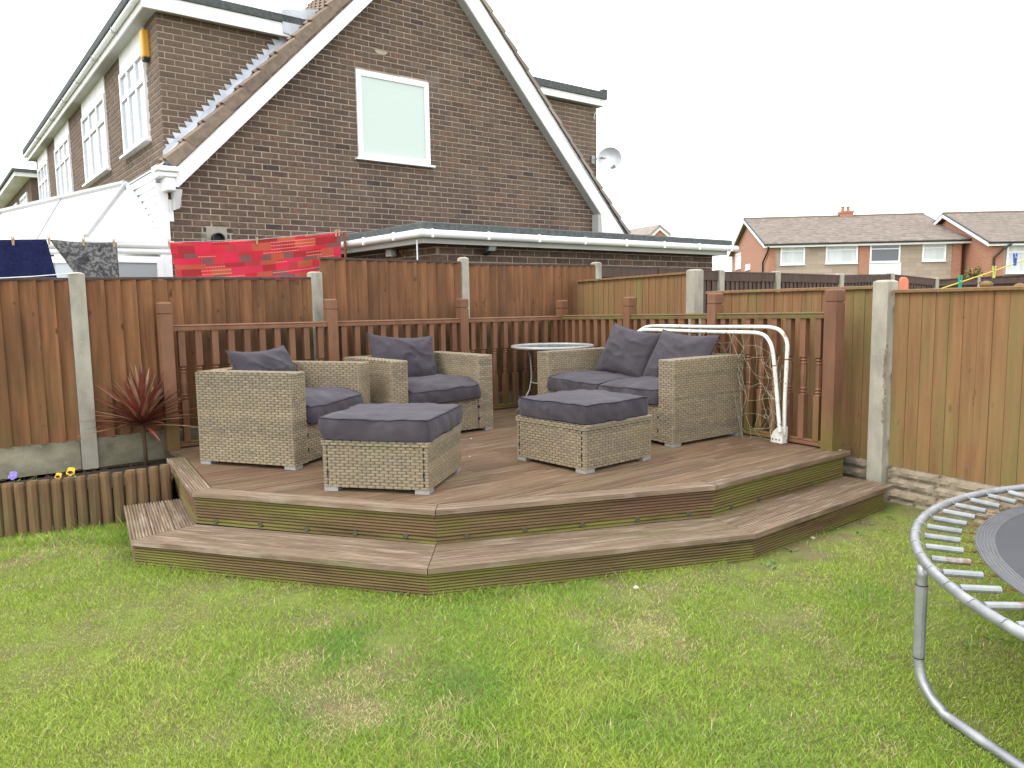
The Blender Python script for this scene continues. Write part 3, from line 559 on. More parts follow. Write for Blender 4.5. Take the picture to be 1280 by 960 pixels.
# ------------------------------------------------------------------ flower bed, log edging
mb=MB(); bedp=[]
fa=FC+FL*9.0; f2=FC+FL*3.75
bed=[LOGS[0]+Vector((0,.05)),LOGS[1]+Vector((0,.05)),LOGS[2]+Vector((0,.05)),LOGS[3]+Vector((0,.05)),Vector((-2.40,5.3)),Vector((-2.66,5.68)),f2,fa]
gr=[];N_=14
mb.prism([v2(p,-.02) for p in bed],(0,0,.27)); o=obj('bed_soil',mb,'soil',kind='structure')
mb=MB()
for i in range(700):
    t=U(-.4,1); p=LOGS[0].lerp(LOGS[3],.15+.8*R()); q=p+Vector((U(-.05,.1),U(.06,.75))); r_=U(.006,.022)
    if (q-FC).dot(Vector((-FL.y,FL.x)))>0: pass
    mb.lathe((q.x,q.y,.25-r_*.3),[(r_*.5,-r_*.4),(r_,0),(r_*.6,r_*.6)],5,R())
obj('soil_crumbs',mb,'soil',label='loose dark soil crumbs scattered on the raised flower bed',cat='soil',kind='stuff')
le=thing('log_edging','low edging of upright half round logs holding the flower bed left of the deck','edging',(LOGS[1].x,LOGS[1].y,0))
tot=sum((q-p).length for p,q in zip(LOGS[:-1],LOGS[1:])); s=0
def along(P,s):
    for p,q in zip(P[:-1],P[1:]):
        L=(q-p).length
        if s<=L: return p+(q-p)*(s/L),(q-p).normalized()
        s-=L
    return P[-1],(P[-1]-P[-2]).normalized()
while s<tot-.02:
    p,d=along(LOGS,s+.036); r_=.0345+U(-.002,.002); fr_=(s+.036)/tot; zt_=.322+max(0,fr_-.55)*.12+U(-.006,.006); n=Vector((d.y,-d.x)); le_=Vector((U(-.006,.006),U(-.004,.004),0))
    vs=[];k=9;lv=[(-.05,1,0),(.12,1.0,.3),(zt_-.02,1.0,.9),(zt_,.86,1)]
    for z,f,ln_ in lv:
        for j in range(k):
            an=math.pi*2*j/k; rr=r_*f*(1+.06*noise.noise(Vector((p.x*40,j,z*6)))); vs.append(Vector((p.x,p.y,z))+v2(d)*math.cos(an)*rr+v2(n)*math.sin(an)*rr*(1 if math.sin(an)>0 else .6)+le_*ln_)
    fs=[(i*k+j,i*k+(j+1)%k,(i+1)*k+(j+1)%k,(i+1)*k+j) for i in range(3) for j in range(k)]+[tuple(range(3*k,4*k))]
    mb=MB(); mb.add(vs,fs); obj('log',mb,'log',le); s+=.0715
# ------------------------------------------------------------------ cordyline and flowers
g=onz(182.5,582,.25); cp=thing('cordyline','dark red spiky leaved cordyline on a thin stem in the flower bed','plant',g)
top=atY(178,532,g.y); mb=MB(); mb.tube([g+Vector((0,0,-.03)),g.lerp(top,.5)+Vector((.006,0,0)),top,top+Vector((0,0,.05))],[.017,.014,.016,.01],8); obj('stem',mb,'stemwood',cp,smooth=True)
ga=math.pi*(3-5**.5)
for i in range(124):
    t=i/123; el=math.radians(max(-4,84-80*t**.8+U(-8,8))); az=i*ga+U(-.2,.2); L=U(.36,.47)*(1-.10*(1-t)); wd=U(.012,.019); droop=(.04+.16*t)*U(.2,1.2)
    h=Vector((math.cos(az),math.sin(az),0)); s=Vector((-math.sin(az),math.cos(az),0)); base=top+Vector((0,0,.05-.05*t)); vs=[]; ns=6; pos=base.copy(); e=el
    for k in range(ns+1):
        q=k/ns; w_=wd*(.45+1.3*min(q/.3,1)*.5)*(1-max(0,(q-.35)/.65)**1.5)+.0006; nrm=(-math.sin(e)*h+Vector((0,0,math.cos(e))))
        vs+=[pos-s*w_+nrm*w_*.35,pos.copy(),pos+s*w_+nrm*w_*.35]
        pos=pos+(h*math.cos(e)+Vector((0,0,math.sin(e))))*(L/ns); e-=droop/ns*1.6
    fs=[]
    for k in range(ns): a=k*3; fs+=[(a,a+1,a+4,a+3),(a+1,a+2,a+5,a+4)]
    mb=MB(); mb.add(vs,fs); obj('leaf',mb,'cordy',cp)
def pansy(px,py,col,lab,size,Y):
    c=atY(px,py,Y); t=thing('pansy',lab,'flower',(c.x,c.y,.25)); n=Vector((.1,-1,.35)).normalized(); x=Vector((1,0,0)); x=(x-n*x.dot(n)).normalized(); yv=n.cross(x)
    mb=MB(); mb.tube([(c.x,c.y+.01,.25),(c.x,c.y+.012,c.z-.01)],.0025,5); obj('stem',mb,'leaf_green',t)
    for k,a in enumerate((-90,-18-8,198+8,55,125)):
        an=math.radians(a); d=x*math.cos(an)+yv*math.sin(an); e=n.cross(d); R_=size*(.56 if k<3 else .6); mb=MB(); cen=c+d*size*.42+n*(.003 if k<3 else -.003)
        ring=[cen+d*(R_*.9*math.cos(q))+e*(R_*.8*math.sin(q))+n*(.004*math.sin(q*3)) for q in [2*math.pi*j/12 for j in range(12)]]
        mb.add([cen+n*.004]+ring,[(0,j+1,(j+1)%12+1) for j in range(12)]); obj('petal',mb,col,t,smooth=True)
        if col=='petal_yellow' and k<3:
            mb=MB(); c2=c+d*size*.3+n*.009; rg=[c2+d*(R_*.5*math.cos(q))+e*(R_*.4*math.sin(q)) for q in [2*math.pi*j/9 for j in range(9)]]; mb.add(rg,[tuple(range(9))]); obj('dark_blotch',mb,'petal_dark',t)
    mb=MB(); mb.lathe(c+n*.008,[(.004,0),(.003,.004)],6,axis=n); obj('flower_centre',mb,'petal_yellow' if col!='petal_yellow' else 'petal_dark',t)
    mb=MB()
    for k in range(14):
        a=R()*6.28; l=U(.03,.055); b=Vector((c.x+U(-.02,.02),c.y+.02,.25+U(0,max(.01,c.z-.29)))); dd=Vector((math.cos(a),math.sin(a),U(.1,.7))).normalized(); s=Vector((-dd.y,dd.x,0)).normalized()*l*.3
        mb.add([b,b+dd*l*.45+s,b+dd*l,b+dd*l*.45-s],[(0,1,2,3)],R())
    obj('foliage',mb,'leaf_green',t,kind='stuff')
pansy(16,594.5,'petal_purple','pale purple pansy at the left end of the log edging',.033,4.86)
pansy(73,595,'petal_yellow','smaller yellow pansy with dark face, left of its bigger neighbour behind the logs',.026,4.90)
pansy(88.5,589.5,'petal_yellow','larger yellow pansy with dark face nearest the concrete post',.033,4.90)
mb=MB()
for px in (120,125,150,153,157,38,45):
    b=onz(px,600 if px>100 else 606,.25)
    for k in range(6): a=R()*6.28; dd=Vector((math.cos(a)*.5,math.sin(a)*.3,U(.5,1))).normalized(); l=U(.03,.06); s=Vector((.004,0,0)); mb.add([b-s,b+s,b+dd*l],[(0,1,2)],R())
obj('weeds',mb,'leaf_green',label='small green seedlings sprouting in the bed behind the logs',cat='weeds',kind='stuff')
# ------------------------------------------------------------------ wicker furniture
def weave(mb,o,u,v,n,W,Hh,pu=.056,pv=.0172,seed=0):
    """strands woven over o + u*W, v*Hh on a face with outward normal n"""
    o,u,v,n=map(Vector,(o,u,v,n)); rows=max(2,round(Hh/pv)); cols=max(1,round(W/pu)); ph=Hh/rows; pw=W/cols
    rr=random.Random(seed); band_=0
    for j in range(rows):
        if rr.random()<.35: band_=rr.random()
        off=.5*(j%2); i=-off; 
        while i<cols-.01:
            a=max(0,i); b=min(cols,i+1); i+=1
            if b-a<.2: continue
            x0=a*pw+.0018; x1=b*pw-.0018; z0=j*ph+ph*.06; z1=(j+1)*ph-ph*.06; t=.0035+rr.random()*.0012; q=min(.009,(x1-x0)*.25)
            c=(band_+rr.random()*.22)
            vs=[]
            for x,h in ((x0,-.001),(x0+q,t),(x1-q,t),(x1,-.001)):
                for z,hh in ((z0,h*.75),((z0+z1)/2,h),(z1,h*.75)): vs.append(o+u*x+v*z+n*hh)
            fs=[]
            for k in range(3):
                for e in range(2): p=k*3+e; fs.append((p,p+3,p+4,p+1))
            mb.add(vs,fs,c,0)
def wbox(name,x0,x1,y0,y1,z0,z1,faces,root,seed,trim=True):
    mb=MB(); e=.003; mb.box((x0+e,y0+e,z0+e),(x1-e,y1-e,z1-e),.3,1)
    X,Y,Z=Vector((1,0,0)),Vector((0,1,0)),Vector((0,0,1)); o=Vector
    F={'f':(o((x0,y0,z0)),X,Z,-Y,x1-x0,z1-z0),'b':(o((x1,y1,z0)),-X,Z,Y,x1-x0,z1-z0),'l':(o((x0,y1,z0)),-Y,Z,-X,y1-y0,z1-z0),'r':(o((x1,y0,z0)),Y,Z,X,y1-y0,z1-z0)}
    for k in faces:
        if k=='t':
            if x1-x0<y1-y0: weave(mb,(x1,y0,z1),Y,-X,Z,y1-y0,x1-x0,seed=seed+9)
            else: weave(mb,(x0,y0,z1),X,Y,Z,x1-x0,y1-y0,seed=seed+9)
        else:
            O,u,v,n,W,Hh=F[k]; weave(mb,O,u,v,n,W,Hh,seed=seed+ord(k))
    me=mb.mesh(name,['wicker','wcore']); ob=bpy.data.objects.new(name,me); link(ob,root); return ob
def foot(root,x,y,s=.085):
    mb=MB(); mb.box((x-s/2,y-s/2,0),(x+s/2,y+s/2,.03)); me=mb.mesh('foot','foot'); ob=bpy.data.objects.new('foot',me); link(ob,root); return ob
FZ=.025
def seat(name,label,cat,W,D,loc,yaw,seed,aw=.15,group=None):
    t=thing(name,label,cat,(loc[0],loc[1],ZD),yaw,group); w=W/2; d=D/2; zt=FZ+.612; bt=.12
    wbox('arm',-w,-w+aw,-d,d,FZ,zt,'flrbt',t,seed); wbox('arm',w-aw,w,-d,d,FZ,zt,'flrbt',t,seed+1)
    wbox('backrest',-w+aw+.002,w-aw-.002,d-bt,d,FZ,zt,'fbt',t,seed+2)
    wbox('seat_base',-w+aw+.003,w-aw-.003,-d+.012,d-bt-.003,FZ,.315,'ft',t,seed+3)
    for a in (-1,1):
        for b in (-1,1): foot(t,a*(w-.0445),b*(d-.0445))
    # dark clips beside the front panel
    for a in (-1,1):
        for z in (.10,.2): mb=MB(); mb.box((a*(w-aw)-.006,-d-.004,z),(a*(w-aw)+.006,-d+.012,z+.02)); me=mb.mesh('clip','black'); link(bpy.data.objects.new('clip',me),t)
    return t
def footstool(label,loc,yaw,seed):
    t=thing('footstool',label,'footstool',(loc[0],loc[1],ZD),yaw,'woven footstools'); s=.647/2
    wbox('base',-s,s,-s,s,FZ,FZ+.245,'flrb',t,seed)
    wbox('top_frame',-s-.006,s+.006,-s-.006,s+.006,FZ+.247,FZ+.278,'flrbt',t,seed+5)
    for a in (-1,1):
        for b in (-1,1): foot(t,a*(s-.0445),b*(s-.0445))
    for a in (-1,1):
        mb=MB(); mb.box((a*(s-.03)-.0014,-s-.0042,FZ+.01),(a*(s-.03)+.0014,-s,FZ+.24)); me=mb.mesh('seam','black'); link(bpy.data.objects.new('seam',me),t)
        mb=MB(); mb.box((a*(s-.03)-.004,-s-.008,.1),(a*(s-.03)+.004,-s,.12)); me=mb.mesh('clip','black'); link(bpy.data.objects.new('clip',me),t)
    return t
def smooth_obj(name,vs,fs,m,parent=None):
    me=bpy.data.meshes.new(name); me.from_pydata(vs,[],fs); me.materials.append(M[m]); me.polygons.foreach_set('use_smooth',[True]*len(me.polygons)); me.update()
    return bpy.data.objects.new(name,me)
def cubegrid(n):
    """unit cube surface grid, welded"""
    idx={};vs=[];fs=[]
    def V(p):
        k=tuple(round(c*1000) for c in p)
        if k not in idx: idx[k]=len(vs); vs.append(p)
        return idx[k]
    for ax in range(3):
        for sg in (-1,1):
            for i in range(n):
                for j in range(n):
                    q=[]
                    for a,b in ((i,j),(i+1,j),(i+1,j+1),(i,j+1)):
                        p=[0,0,0]; p[ax]=sg; p[(ax+1)%3]=-1+2*a/n; p[(ax+2)%3]=-1+2*b/n; q.append(V(tuple(p)))
                    fs.append(tuple(q) if sg>0 else tuple(q[::-1]))
    return vs,fs
CG=cubegrid(30)
def box_cushion(name,label,w,d,h,M4,seed,puff=.03,bulge=.012,sag=(0,0),group=None,front_drop=0):
    def mp(p):
        x,y,z=p
        # squircle corners
        rx,ry,rz=x,y,z; k=.12
        cx=w/2*x*(1-.035*(abs(y)**6)); cy=d/2*y*(1-.035*(abs(x)**6))
        cz=h/2*z*(1-.07*max(abs(x),abs(y))**8)
        pf=(1-x*x)*(1-y*y)
        if z>0: cz+=puff*pf**.6*z
        side=max(abs(x),abs(y)); bl=bulge*(1-z*z)
        if abs(x)>=abs(y): cx+=math.copysign(bl,x)*abs(x)**8
        if abs(y)>=abs(x): cy+=math.copysign(bl,y)*abs(y)**8
        q=Vector((cx,cy,cz)); sd=Vector((seed*3.1,seed,0))
        nz_=noise.noise(q*7+sd)*.012+(1-abs(noise.noise(Vector((q.x*6,q.y*6,q.z*6))-sd)))**7*.006+noise.noise(Vector((q.x*26,q.y*26,q.z*8))+sd)*.0035*(.6+side)
        e=abs(side)**6
        wr=math.sin((cx*38 if abs(y)>abs(x) else cy*38)+cz*18+5*noise.noise(q*6+sd))*.0035*e*(1-abs(z)**4)
        rg=noise.noise(Vector((q.x*5+3*q.y,q.y*14,seed*2.2)));rg=(1-abs(rg))**8*.006*(z>.9)
        dr=Vector((x,y,z)).normalized()
        q+=dr*(nz_+wr)+Vector((0,0,rg-.003*(z>.9)))
        q.z+=sag[0]*cx+sag[1]*cy
        if front_drop: q.z-=front_drop*max(0,(-y-.35))**2*(1 if z>-.9 else .7)
        return q
    vs,fs=CG; V=[M4@mp(p) for p in vs]; base=M4@Vector((0,0,-h/2)); off=base
    o=smooth_obj(name,[v-off for v in V],fs,'cushion'); o.location=off; link(o,None,label,'cushion',group)
    for zz in (1,-1):
        loop=[];n=30
        for a,b in ((-1,-1),(1,-1),(1,1),(-1,1)):
            pass
        for i in range(n): loop.append((-1+2*i/n,-1))
        for i in range(n): loop.append((1,-1+2*i/n))
        for i in range(n): loop.append((1-2*i/n,1))
        for i in range(n): loop.append((-1,1-2*i/n))
        mb=MB(); mb.tube([M4@(mp((a,b,zz*.985))+Vector((a*.002,b*.002,.001))) for a,b in loop],.0032,5,closed=True); me=mb.mesh('piping','piping',off,True); link(bpy.data.objects.new('piping',me),o)
    return o
def pillow(name,label,w,hh,t,M4,seed,group=None,slump=.0):
    n=34; vs=[];fs=[]
    def mp(u,v,s):
        cx=w/2*u*(1-.09*(1-v*v)+.0); cy=hh/2*v*(1-.11*(1-u*u))
        th=t/2*((1-abs(u)**2.6)*(1-abs(v)**2.6))**.52
        sd=Vector((seed*2.7,seed*1.3,s*4.))
        q=Vector((cx,cy,s*th)); e=max(abs(u),abs(v))
        q.z+=s*(noise.noise(Vector((cx*7,cy*7,0))+sd)*.022+noise.noise(Vector((cx*19,cy*19,0))+sd)*.006)*(1-e**6)
        d=math.hypot(abs(u)-1,abs(v)-1); q.z+=s*math.sin(math.atan2(abs(v)-1,abs(u)-1)*11+seed)*.006*math.exp(-(d/.55)**2)*(1-e**5)
        g=(1-abs(noise.noise(Vector((cx*4+cy*9,cy*4-cx*3,seed*1.9)))))**10; q.z+=s*g*.016*(1-e**4)
        q.x+=slump*math.sin(v*2+u)*.6; q.y-=slump*(1-u*u)*.5*(v>0)*v
        return q
    for s in (1,-1):
        b=len(vs)
        for j in range(n+1):
            for i in range(n+1): vs.append(mp(-1+2*i/n,-1+2*j/n,s))
        for j in range(n):
            for i in range(n):
                a=b+j*(n+1)+i; f=(a,a+1,a+n+2,a+n+1); fs.append(f if s>0 else f[::-1])
    off=M4@Vector((0,-hh/2,0)); o=smooth_obj(name,[M4@v-off for v in vs],fs,'cushion'); o.location=off; link(o,None,label,'cushion',group)
    loop=[]
    k=24
    for i in range(k): loop.append((-1+2*i/k,-1))
    for i in range(k): loop.append((1,-1+2*i/k))
    for i in range(k): loop.append((1-2*i/k,1))
    for i in range(k): loop.append((-1,1-2*i/k))
    mb=MB(); mb.tube([M4@mp(a,b,1) for a,b in loop],.004,5,closed=True); me=mb.mesh('seam_piping','cushion',off,True); link(bpy.data.objects.new('seam_piping',me),o)
    return o
def loc4(t,x,y,z,rx=0,ry=0,rz=0):
    return Matrix.Translation(t.location)@Matrix.Rotation(t.rotation_euler[2],4,'Z')@Matrix.Translation((x,y,z))@Matrix.Rotation(rz,4,'Z')@Matrix.Rotation(ry,4,'Y')@Matrix.Rotation(rx,4,'X')
AW,AD=.988,.78
c1=seat('armchair','grey beige woven rattan armchair standing side on at the left end of the deck','armchair',AW,AD,(-1.633,5.495),1.226,10,group='woven armchairs')
c2=seat('armchair','grey beige woven rattan armchair facing the lawn between the two others seats','armchair',AW,AD,(-.793,6.395),.694,20,group='woven armchairs')
c2['label']='grey beige woven rattan armchair facing the lawn, behind the left footstool'
sf=seat('sofa','two seat woven rattan sofa on the deck in front of the white goal','sofa',1.583,.82,(1.029,6.345),-.929,30)
o1=footstool('square woven footstool nearest the front edge of the deck, in front of the armchairs',(-.722,4.586),-.22,40)
o2=footstool('square woven footstool standing in front of the two seat sofa',(.484,5.109),-.859,50)
iw=AW-.3
box_cushion('seat_cushion','charcoal seat cushion in the side on armchair at the left',iw-.02,.70,.125,loc4(c1,0,-.075,.385),1,.012,.010,(.02,0),'seat cushions',.10)
box_cushion('seat_cushion','charcoal seat cushion in the armchair that faces the lawn',iw-.02,.70,.125,loc4(c2,0,-.075,.385),2,.014,.010,(0.02,.0),'seat cushions',.12)
sw=(1.583-.3)/2
box_cushion('seat_cushion','left seat cushion of the two seat sofa, next to its far arm',sw-.008,.72,.12,loc4(sf,-sw/2,-.07,.38),3,.012,.008,(-.03,.0),'seat cushions',.05)
box_cushion('seat_cushion','right seat cushion of the two seat sofa, next to its near arm',sw-.008,.72,.12,loc4(sf,sw/2,-.07,.38),4,.012,.008,(.02,.02),'seat cushions',.05)
box_cushion('footstool_cushion','thick charcoal cushion with piped edges on the left footstool',.675,.665,.128,loc4(o1,-.005,0,FZ+.28+.064),5,.008,.007,(0,0),'footstool cushions')
box_cushion('footstool_cushion','thick charcoal cushion on the right footstool before the sofa',.635,.635,.128,loc4(o2,0,0,FZ+.28+.066,rz=.02),6,.008,.005,(0,0),'footstool cushions')
pillow('back_cushion','charcoal back cushion slumped in the side on armchair at the left',.66,.44,.19,loc4(c1,.02,.185,.575,rx=math.radians(63),rz=.0,ry=0),7,'back cushions',.02)
pillow('back_cushion','charcoal back cushion propped up in the armchair that faces the lawn',.66,.46,.19,loc4(c2,-.03,.165,.60,rx=math.radians(68),ry=math.radians(4)),8,'back cushions',.015)
pillow('back_cushion','left back cushion of the sofa, standing upright and taller than the other',.56,.47,.2,loc4(sf,-sw/2+.10,.15,.625,rx=math.radians(66),ry=math.radians(9),rz=.06),9,'back cushions',.01)
pillow('back_cushion','right back cushion of the sofa, sunk lower beside the near arm',.62,.48,.19,loc4(sf,sw/2+.015,.17,.60,rx=math.radians(62),ry=math.radians(3),rz=-.05),11,'back cushions',.015)
# ------------------------------------------------------------------ glass side table
tc_=Vector((.40,7.38)); tz=atY(700,432,7.38).z; tb=thing('side_table','round glass topped side table with silver rim behind the sofa arm','table',(tc_.x,tc_.y,ZD))
mb=MB(); mb.lathe((tc_.x,tc_.y,tz-.004),[(.385,-.004),(.385,.004)],48); obj('glass_top',mb,'tglass',tb)
mb=MB(); mb.tube([(tc_.x+.395*math.cos(a),tc_.y+.395*math.sin(a),tz-.006) for a in [2*math.pi*i/64 for i in range(64)]],.011,8,closed=True,flat=1.3); obj('rim',mb,'foot',tb,smooth=True)
for k in range(4):
    a=math.radians(40+90*k+150); d=Vector((math.cos(a),math.sin(a),0)); C=Vector((tc_.x,tc_.y,0)); zz=[(.25,tz-.02),(.22,tz-.1),(.21,tz-.3),(.23,tz-.42),(.29,ZD+.12),(.37,ZD+.012)]
    mb=MB(); mb.tube([C+d*r_+Vector((0,0,z)) for r_,z in zz],.0095,8); obj('leg',mb,'foot',tb,smooth=True)
mb=MB(); mb.tube([(tc_.x+.215*math.cos(a),tc_.y+.215*math.sin(a),ZD+.30) for a in [2*math.pi*i/32 for i in range(32)]],.006,6,closed=True); obj('brace_ring',mb,'foot',tb,smooth=True)
# ------------------------------------------------------------------ folded football goal
gf=onz(974,551,ZD); GP=Vector((gf.x,gf.y))-Vector((-BRD.y,BRD.x))*.07; goal=thing('football_goal','folded white metal goal with tangled net leaning along the right balustrade','goal',(GP.x,GP.y,ZD))
g=lambda x,y,o=0: onv(x,y,GP+Vector((-BRD.y,BRD.x))*o,BRD)
def arc(P,n=6):
    out=[]
    for i in range(len(P)-1):
        p0=P[max(i-1,0)];p1=P[i];p2=P[i+1];p3=P[min(i+2,len(P)-1)]
        for k in range(n):
            t=k/n; out.append(.5*((2*p1)+(p2-p0)*t+(2*p0-5*p1+4*p2-p3)*t*t+(3*p1-p0-3*p2+p3)*t*t*t))
    out.append(P[-1]); return out
T1=[g(790,440,.0),g(793,422,.0),g(803,411,.0),g(820,407.5,.0),g(880,408.5,.0),g(940,408.5,.0),g(965,409.5,.0),g(977,415,.0),g(984,429,.0),g(983.5,450,.0),g(981,500,.0),g(980,545,.0)]
T2=[g(790,446,-.05),g(793,420,-.05),g(800,414,-.05),g(815,412.5,-.05),g(880,414.5,-.05),g(930,415.5,-.05),g(950,417,-.05),g(960,424,-.05),g(966,440,-.05),g(970,480,-.05),g(974,530,-.05),g(975,540,-.05)]
for T in (T1,T2): mb=MB(); mb.tube(arc(T),.0145,10); obj('tube_frame',mb,'goal',goal,smooth=True)
for x,y in ((983.5,449),(968,457)):
    mb=MB(); q=g(x,y,.0 if x>975 else -.05); mb.lathe(q-Vector((0,0,.006)),[(.0155,0),(.0155,.010)],10); obj('joint_ring',mb,'rust',goal)
a=g(966,551);b=g(982,548); mb=MB(); hd=v2(BRD); nn=Vector((-BRD.y,BRD.x,0)); c0=g(974,551); c0.z=ZD; 
pr=[c0+hd*(-.055),c0+hd*.05,c0+hd*.05+ZU*.13,c0+hd*.0+ZU*.12,c0-hd*.035+ZU*.085,c0-hd*.055+ZU*.04]
mb.prism([p-nn*.035 for p in pr],nn*.07); obj('corner_plate',mb,'goal',goal,bevel=.008)
mb=MB()
for hx,hz in ((-.03,.03),(0.0,.03),(.03,.03)): mb.lathe(c0+hd*hx+ZU*hz-nn*.034,[(.007,0),(.006,-.004)],8,axis=nn)
obj('bolt',mb,'rust',goal)
mb=MB(); rr=random.Random(4)
cols_=20; NP=[[None]*9 for _ in range(cols_)]
for i in range(cols_):
    t=i/(cols_-1); x0=800+172*t; yy=415+ (0 if x0<950 else (x0-950)*1.2)
    drop=(118 if x0>925 else 75)+rr.uniform(-18,18)
    for j in range(9):
        q=j/8; NP[i][j]=g(x0+rr.uniform(-5,5)+math.sin(j*1.3+i)*3+(q*4 if x0>940 else 0),yy+drop*q+rr.uniform(-5,5),rr.uniform(-.10,-.01) if j else -.05)
for i in range(cols_): mb.tube(arc(NP[i],3),.0011,4)
for j in range(1,9): mb.tube(arc([NP[i][j] for i in range(cols_)],3),.0011,4)
for i in range(16): # loose tangle at the right upright
    p=[g(rr.uniform(948,990),rr.uniform(425,545),rr.uniform(-.06,.05)) for _ in range(4)]; p=[p[0]]+[p[0].lerp(k,.35)+Vector((0,0,rr.uniform(-.03,.02))) for k in p[1:]]; mb.tube(arc(p,4),.0011,4)
obj('net',mb,'net',goal,kind='stuff')
# ------------------------------------------------------------------ trampoline
def tramp():
    z=.52; cand=[onz(*p,z) for p in ((1280,608),(1190,632),(1157,648),(1142,668),(1146,692),(1172,727),(1215,760),(1280,786))]
    Am=np.array([[2*p.x,2*p.y,1] for p in cand]); bb=np.array([p.x**2+p.y**2 for p in cand]); sol=np.linalg.lstsq(Am,bb,rcond=None)[0]
    cx,cy=sol[0],sol[1]; r_=math.sqrt(sol[2]+cx*cx+cy*cy)
    C=Vector((cx,cy,0)); t=thing('trampoline','round trampoline with galvanised steel rim, springs and grey jumping mat on the lawn','trampoline',(cx,cy,0))
    ring=[C+Vector((r_*math.cos(a),r_*math.sin(a),z)) for a in [2*math.pi*i/96 for i in range(96)]]
    mb=MB(); mb.tube(ring,.0165,12,closed=True); obj('rim',mb,'steel',t,smooth=True)
    # joint collars
    a0=math.atan2(onz(1215,722,z).y-cy,onz(1172,722,z).x-cx)
    al=math.atan2(onz(1163,700,z).y-cy,onz(1163,700,z).x-cx)
    r2=r_-.195
    mb=MB(); mb.lathe((cx,cy,z-.009),[(r2-.06,0),(r2-.06,.004)],72); obj('jumping_mat',mb,'mat_',t)
    mb=MB(); k=72
    vs=[C+Vector((q*math.cos(a),q*math.sin(a),z-.0065+h)) for (q,h) in ((r2-.065,0),(r2-.065,.003),(r2-.03,.004),(r2,.003),(r2,0)) for a in [2*math.pi*i/k for i in range(k)]]
    mb.add(vs,[(i*k+j,i*k+(j+1)%k,(i+1)*k+(j+1)%k,(i+1)*k+j) for i in range(4) for j in range(k)]); obj('mat_border',mb,'webbing',t)
    mb=MB()
    for q in range(6): rr_=r2-.060+.0105*q; mb.tube([C+Vector(((rr_+.002*math.sin(a*30+q))*math.cos(a),(rr_+.002*math.sin(a*30+q))*math.sin(a),z-.0015)) for a in [2*math.pi*i/200 for i in range(200)]],.0009,3,closed=True)
    obj('stitching',mb,'stitch',t,kind='stuff')
    ns=round(2*math.pi*r_/.142)
    for i in range(ns):
        a=2*math.pi*(i+.3)/ns; d=Vector((math.cos(a),math.sin(a),0)); p0=C+d*(r_-.032)+ZU*(z-.004); p1=C+d*(r2+.045)+ZU*(z-.006)
        # coil
        mb=MB(); L=(p1-p0).length; tn=int(L/.005); s=Vector((-d.y,d.x,0)); pth=[]
        vis=(p0.x<2.6)
        if vis:
            for q in range(tn*2): pth.append(0)
            prof=[]; 
            for q in range(tn+1): prof+= [(.0112,L*q/tn),(.0128,L*(q+.5)/tn)] if q<tn else [(.0112,L)]
            mb.lathe(p0,prof,9,axis=(p1-p0))
        else: mb.lathe(p0,[(.0105,0),(.0105,L)],7,axis=(p1-p0))
        so_=obj('spring',mb,'spring',t,smooth=False)
        mb=MB(); mb.tube(arc([p0+ZU*.0,p0+d*.015+ZU*.013,p0+d*.034+ZU*.022,p0+d*.05+ZU*.012],3),.0018,5); obj('spring_hook',mb,'steel',t,smooth=True); mb=MB(); mb.tube([p1,p1-d*.012,p1-d*.02+s*.008,p1-d*.03],.0018,5); obj('mat_hook',mb,'rust',t,smooth=True)
        mb=MB(); e=C+d*(r2-.005)+ZU*(z-.006); mb.tube([p1-d*.025,e+s*.012,e-s*.012],.002,5,closed=True); obj('triangle_link',mb,'rust',t,smooth=True)
    # W-shaped legs
    legs=[al+math.pi*2*k/6 for k in range(6)]
    for k in range(0,6,2):
        aa,ab=legs[k],legs[(k+1)%6]
        if k==0: pass
        pa=C+Vector((math.cos(aa),math.sin(aa),0))*r_; pb=C+Vector((math.cos(ab),math.sin(ab),0))*r_; dv=(pb-pa).normalized()
        path=[pa+ZU*(z-.02),pa+ZU*.30,pa+ZU*.16,pa+dv*.03+ZU*.085,pa+dv*.11+ZU*.035,pa+dv*.25+ZU*.024,pb-dv*.25+ZU*.024,pb-dv*.11+ZU*.035,pb-dv*.03+ZU*.085,pb+ZU*.16,pb+ZU*.30,pb+ZU*(z-.02)]
        mb=MB(); mb.tube(arc(path,4),.0175,10); obj('leg',mb,'steel',t,smooth=True)
        for p in (pa,pb):
            mb=MB(); mb.lathe(p+ZU*.17,[(.0195,0),(.0195,z-.17-.09)],12); obj('leg_sleeve',mb,'steel',t)
            for zz in (.17,z-.09): mb=MB(); mb.lathe(p+ZU*zz,[(.0202,-.0015),(.0202,.0015)],12); obj('joint_band',mb,'black',t)
    return cx,cy,r_
tramp()
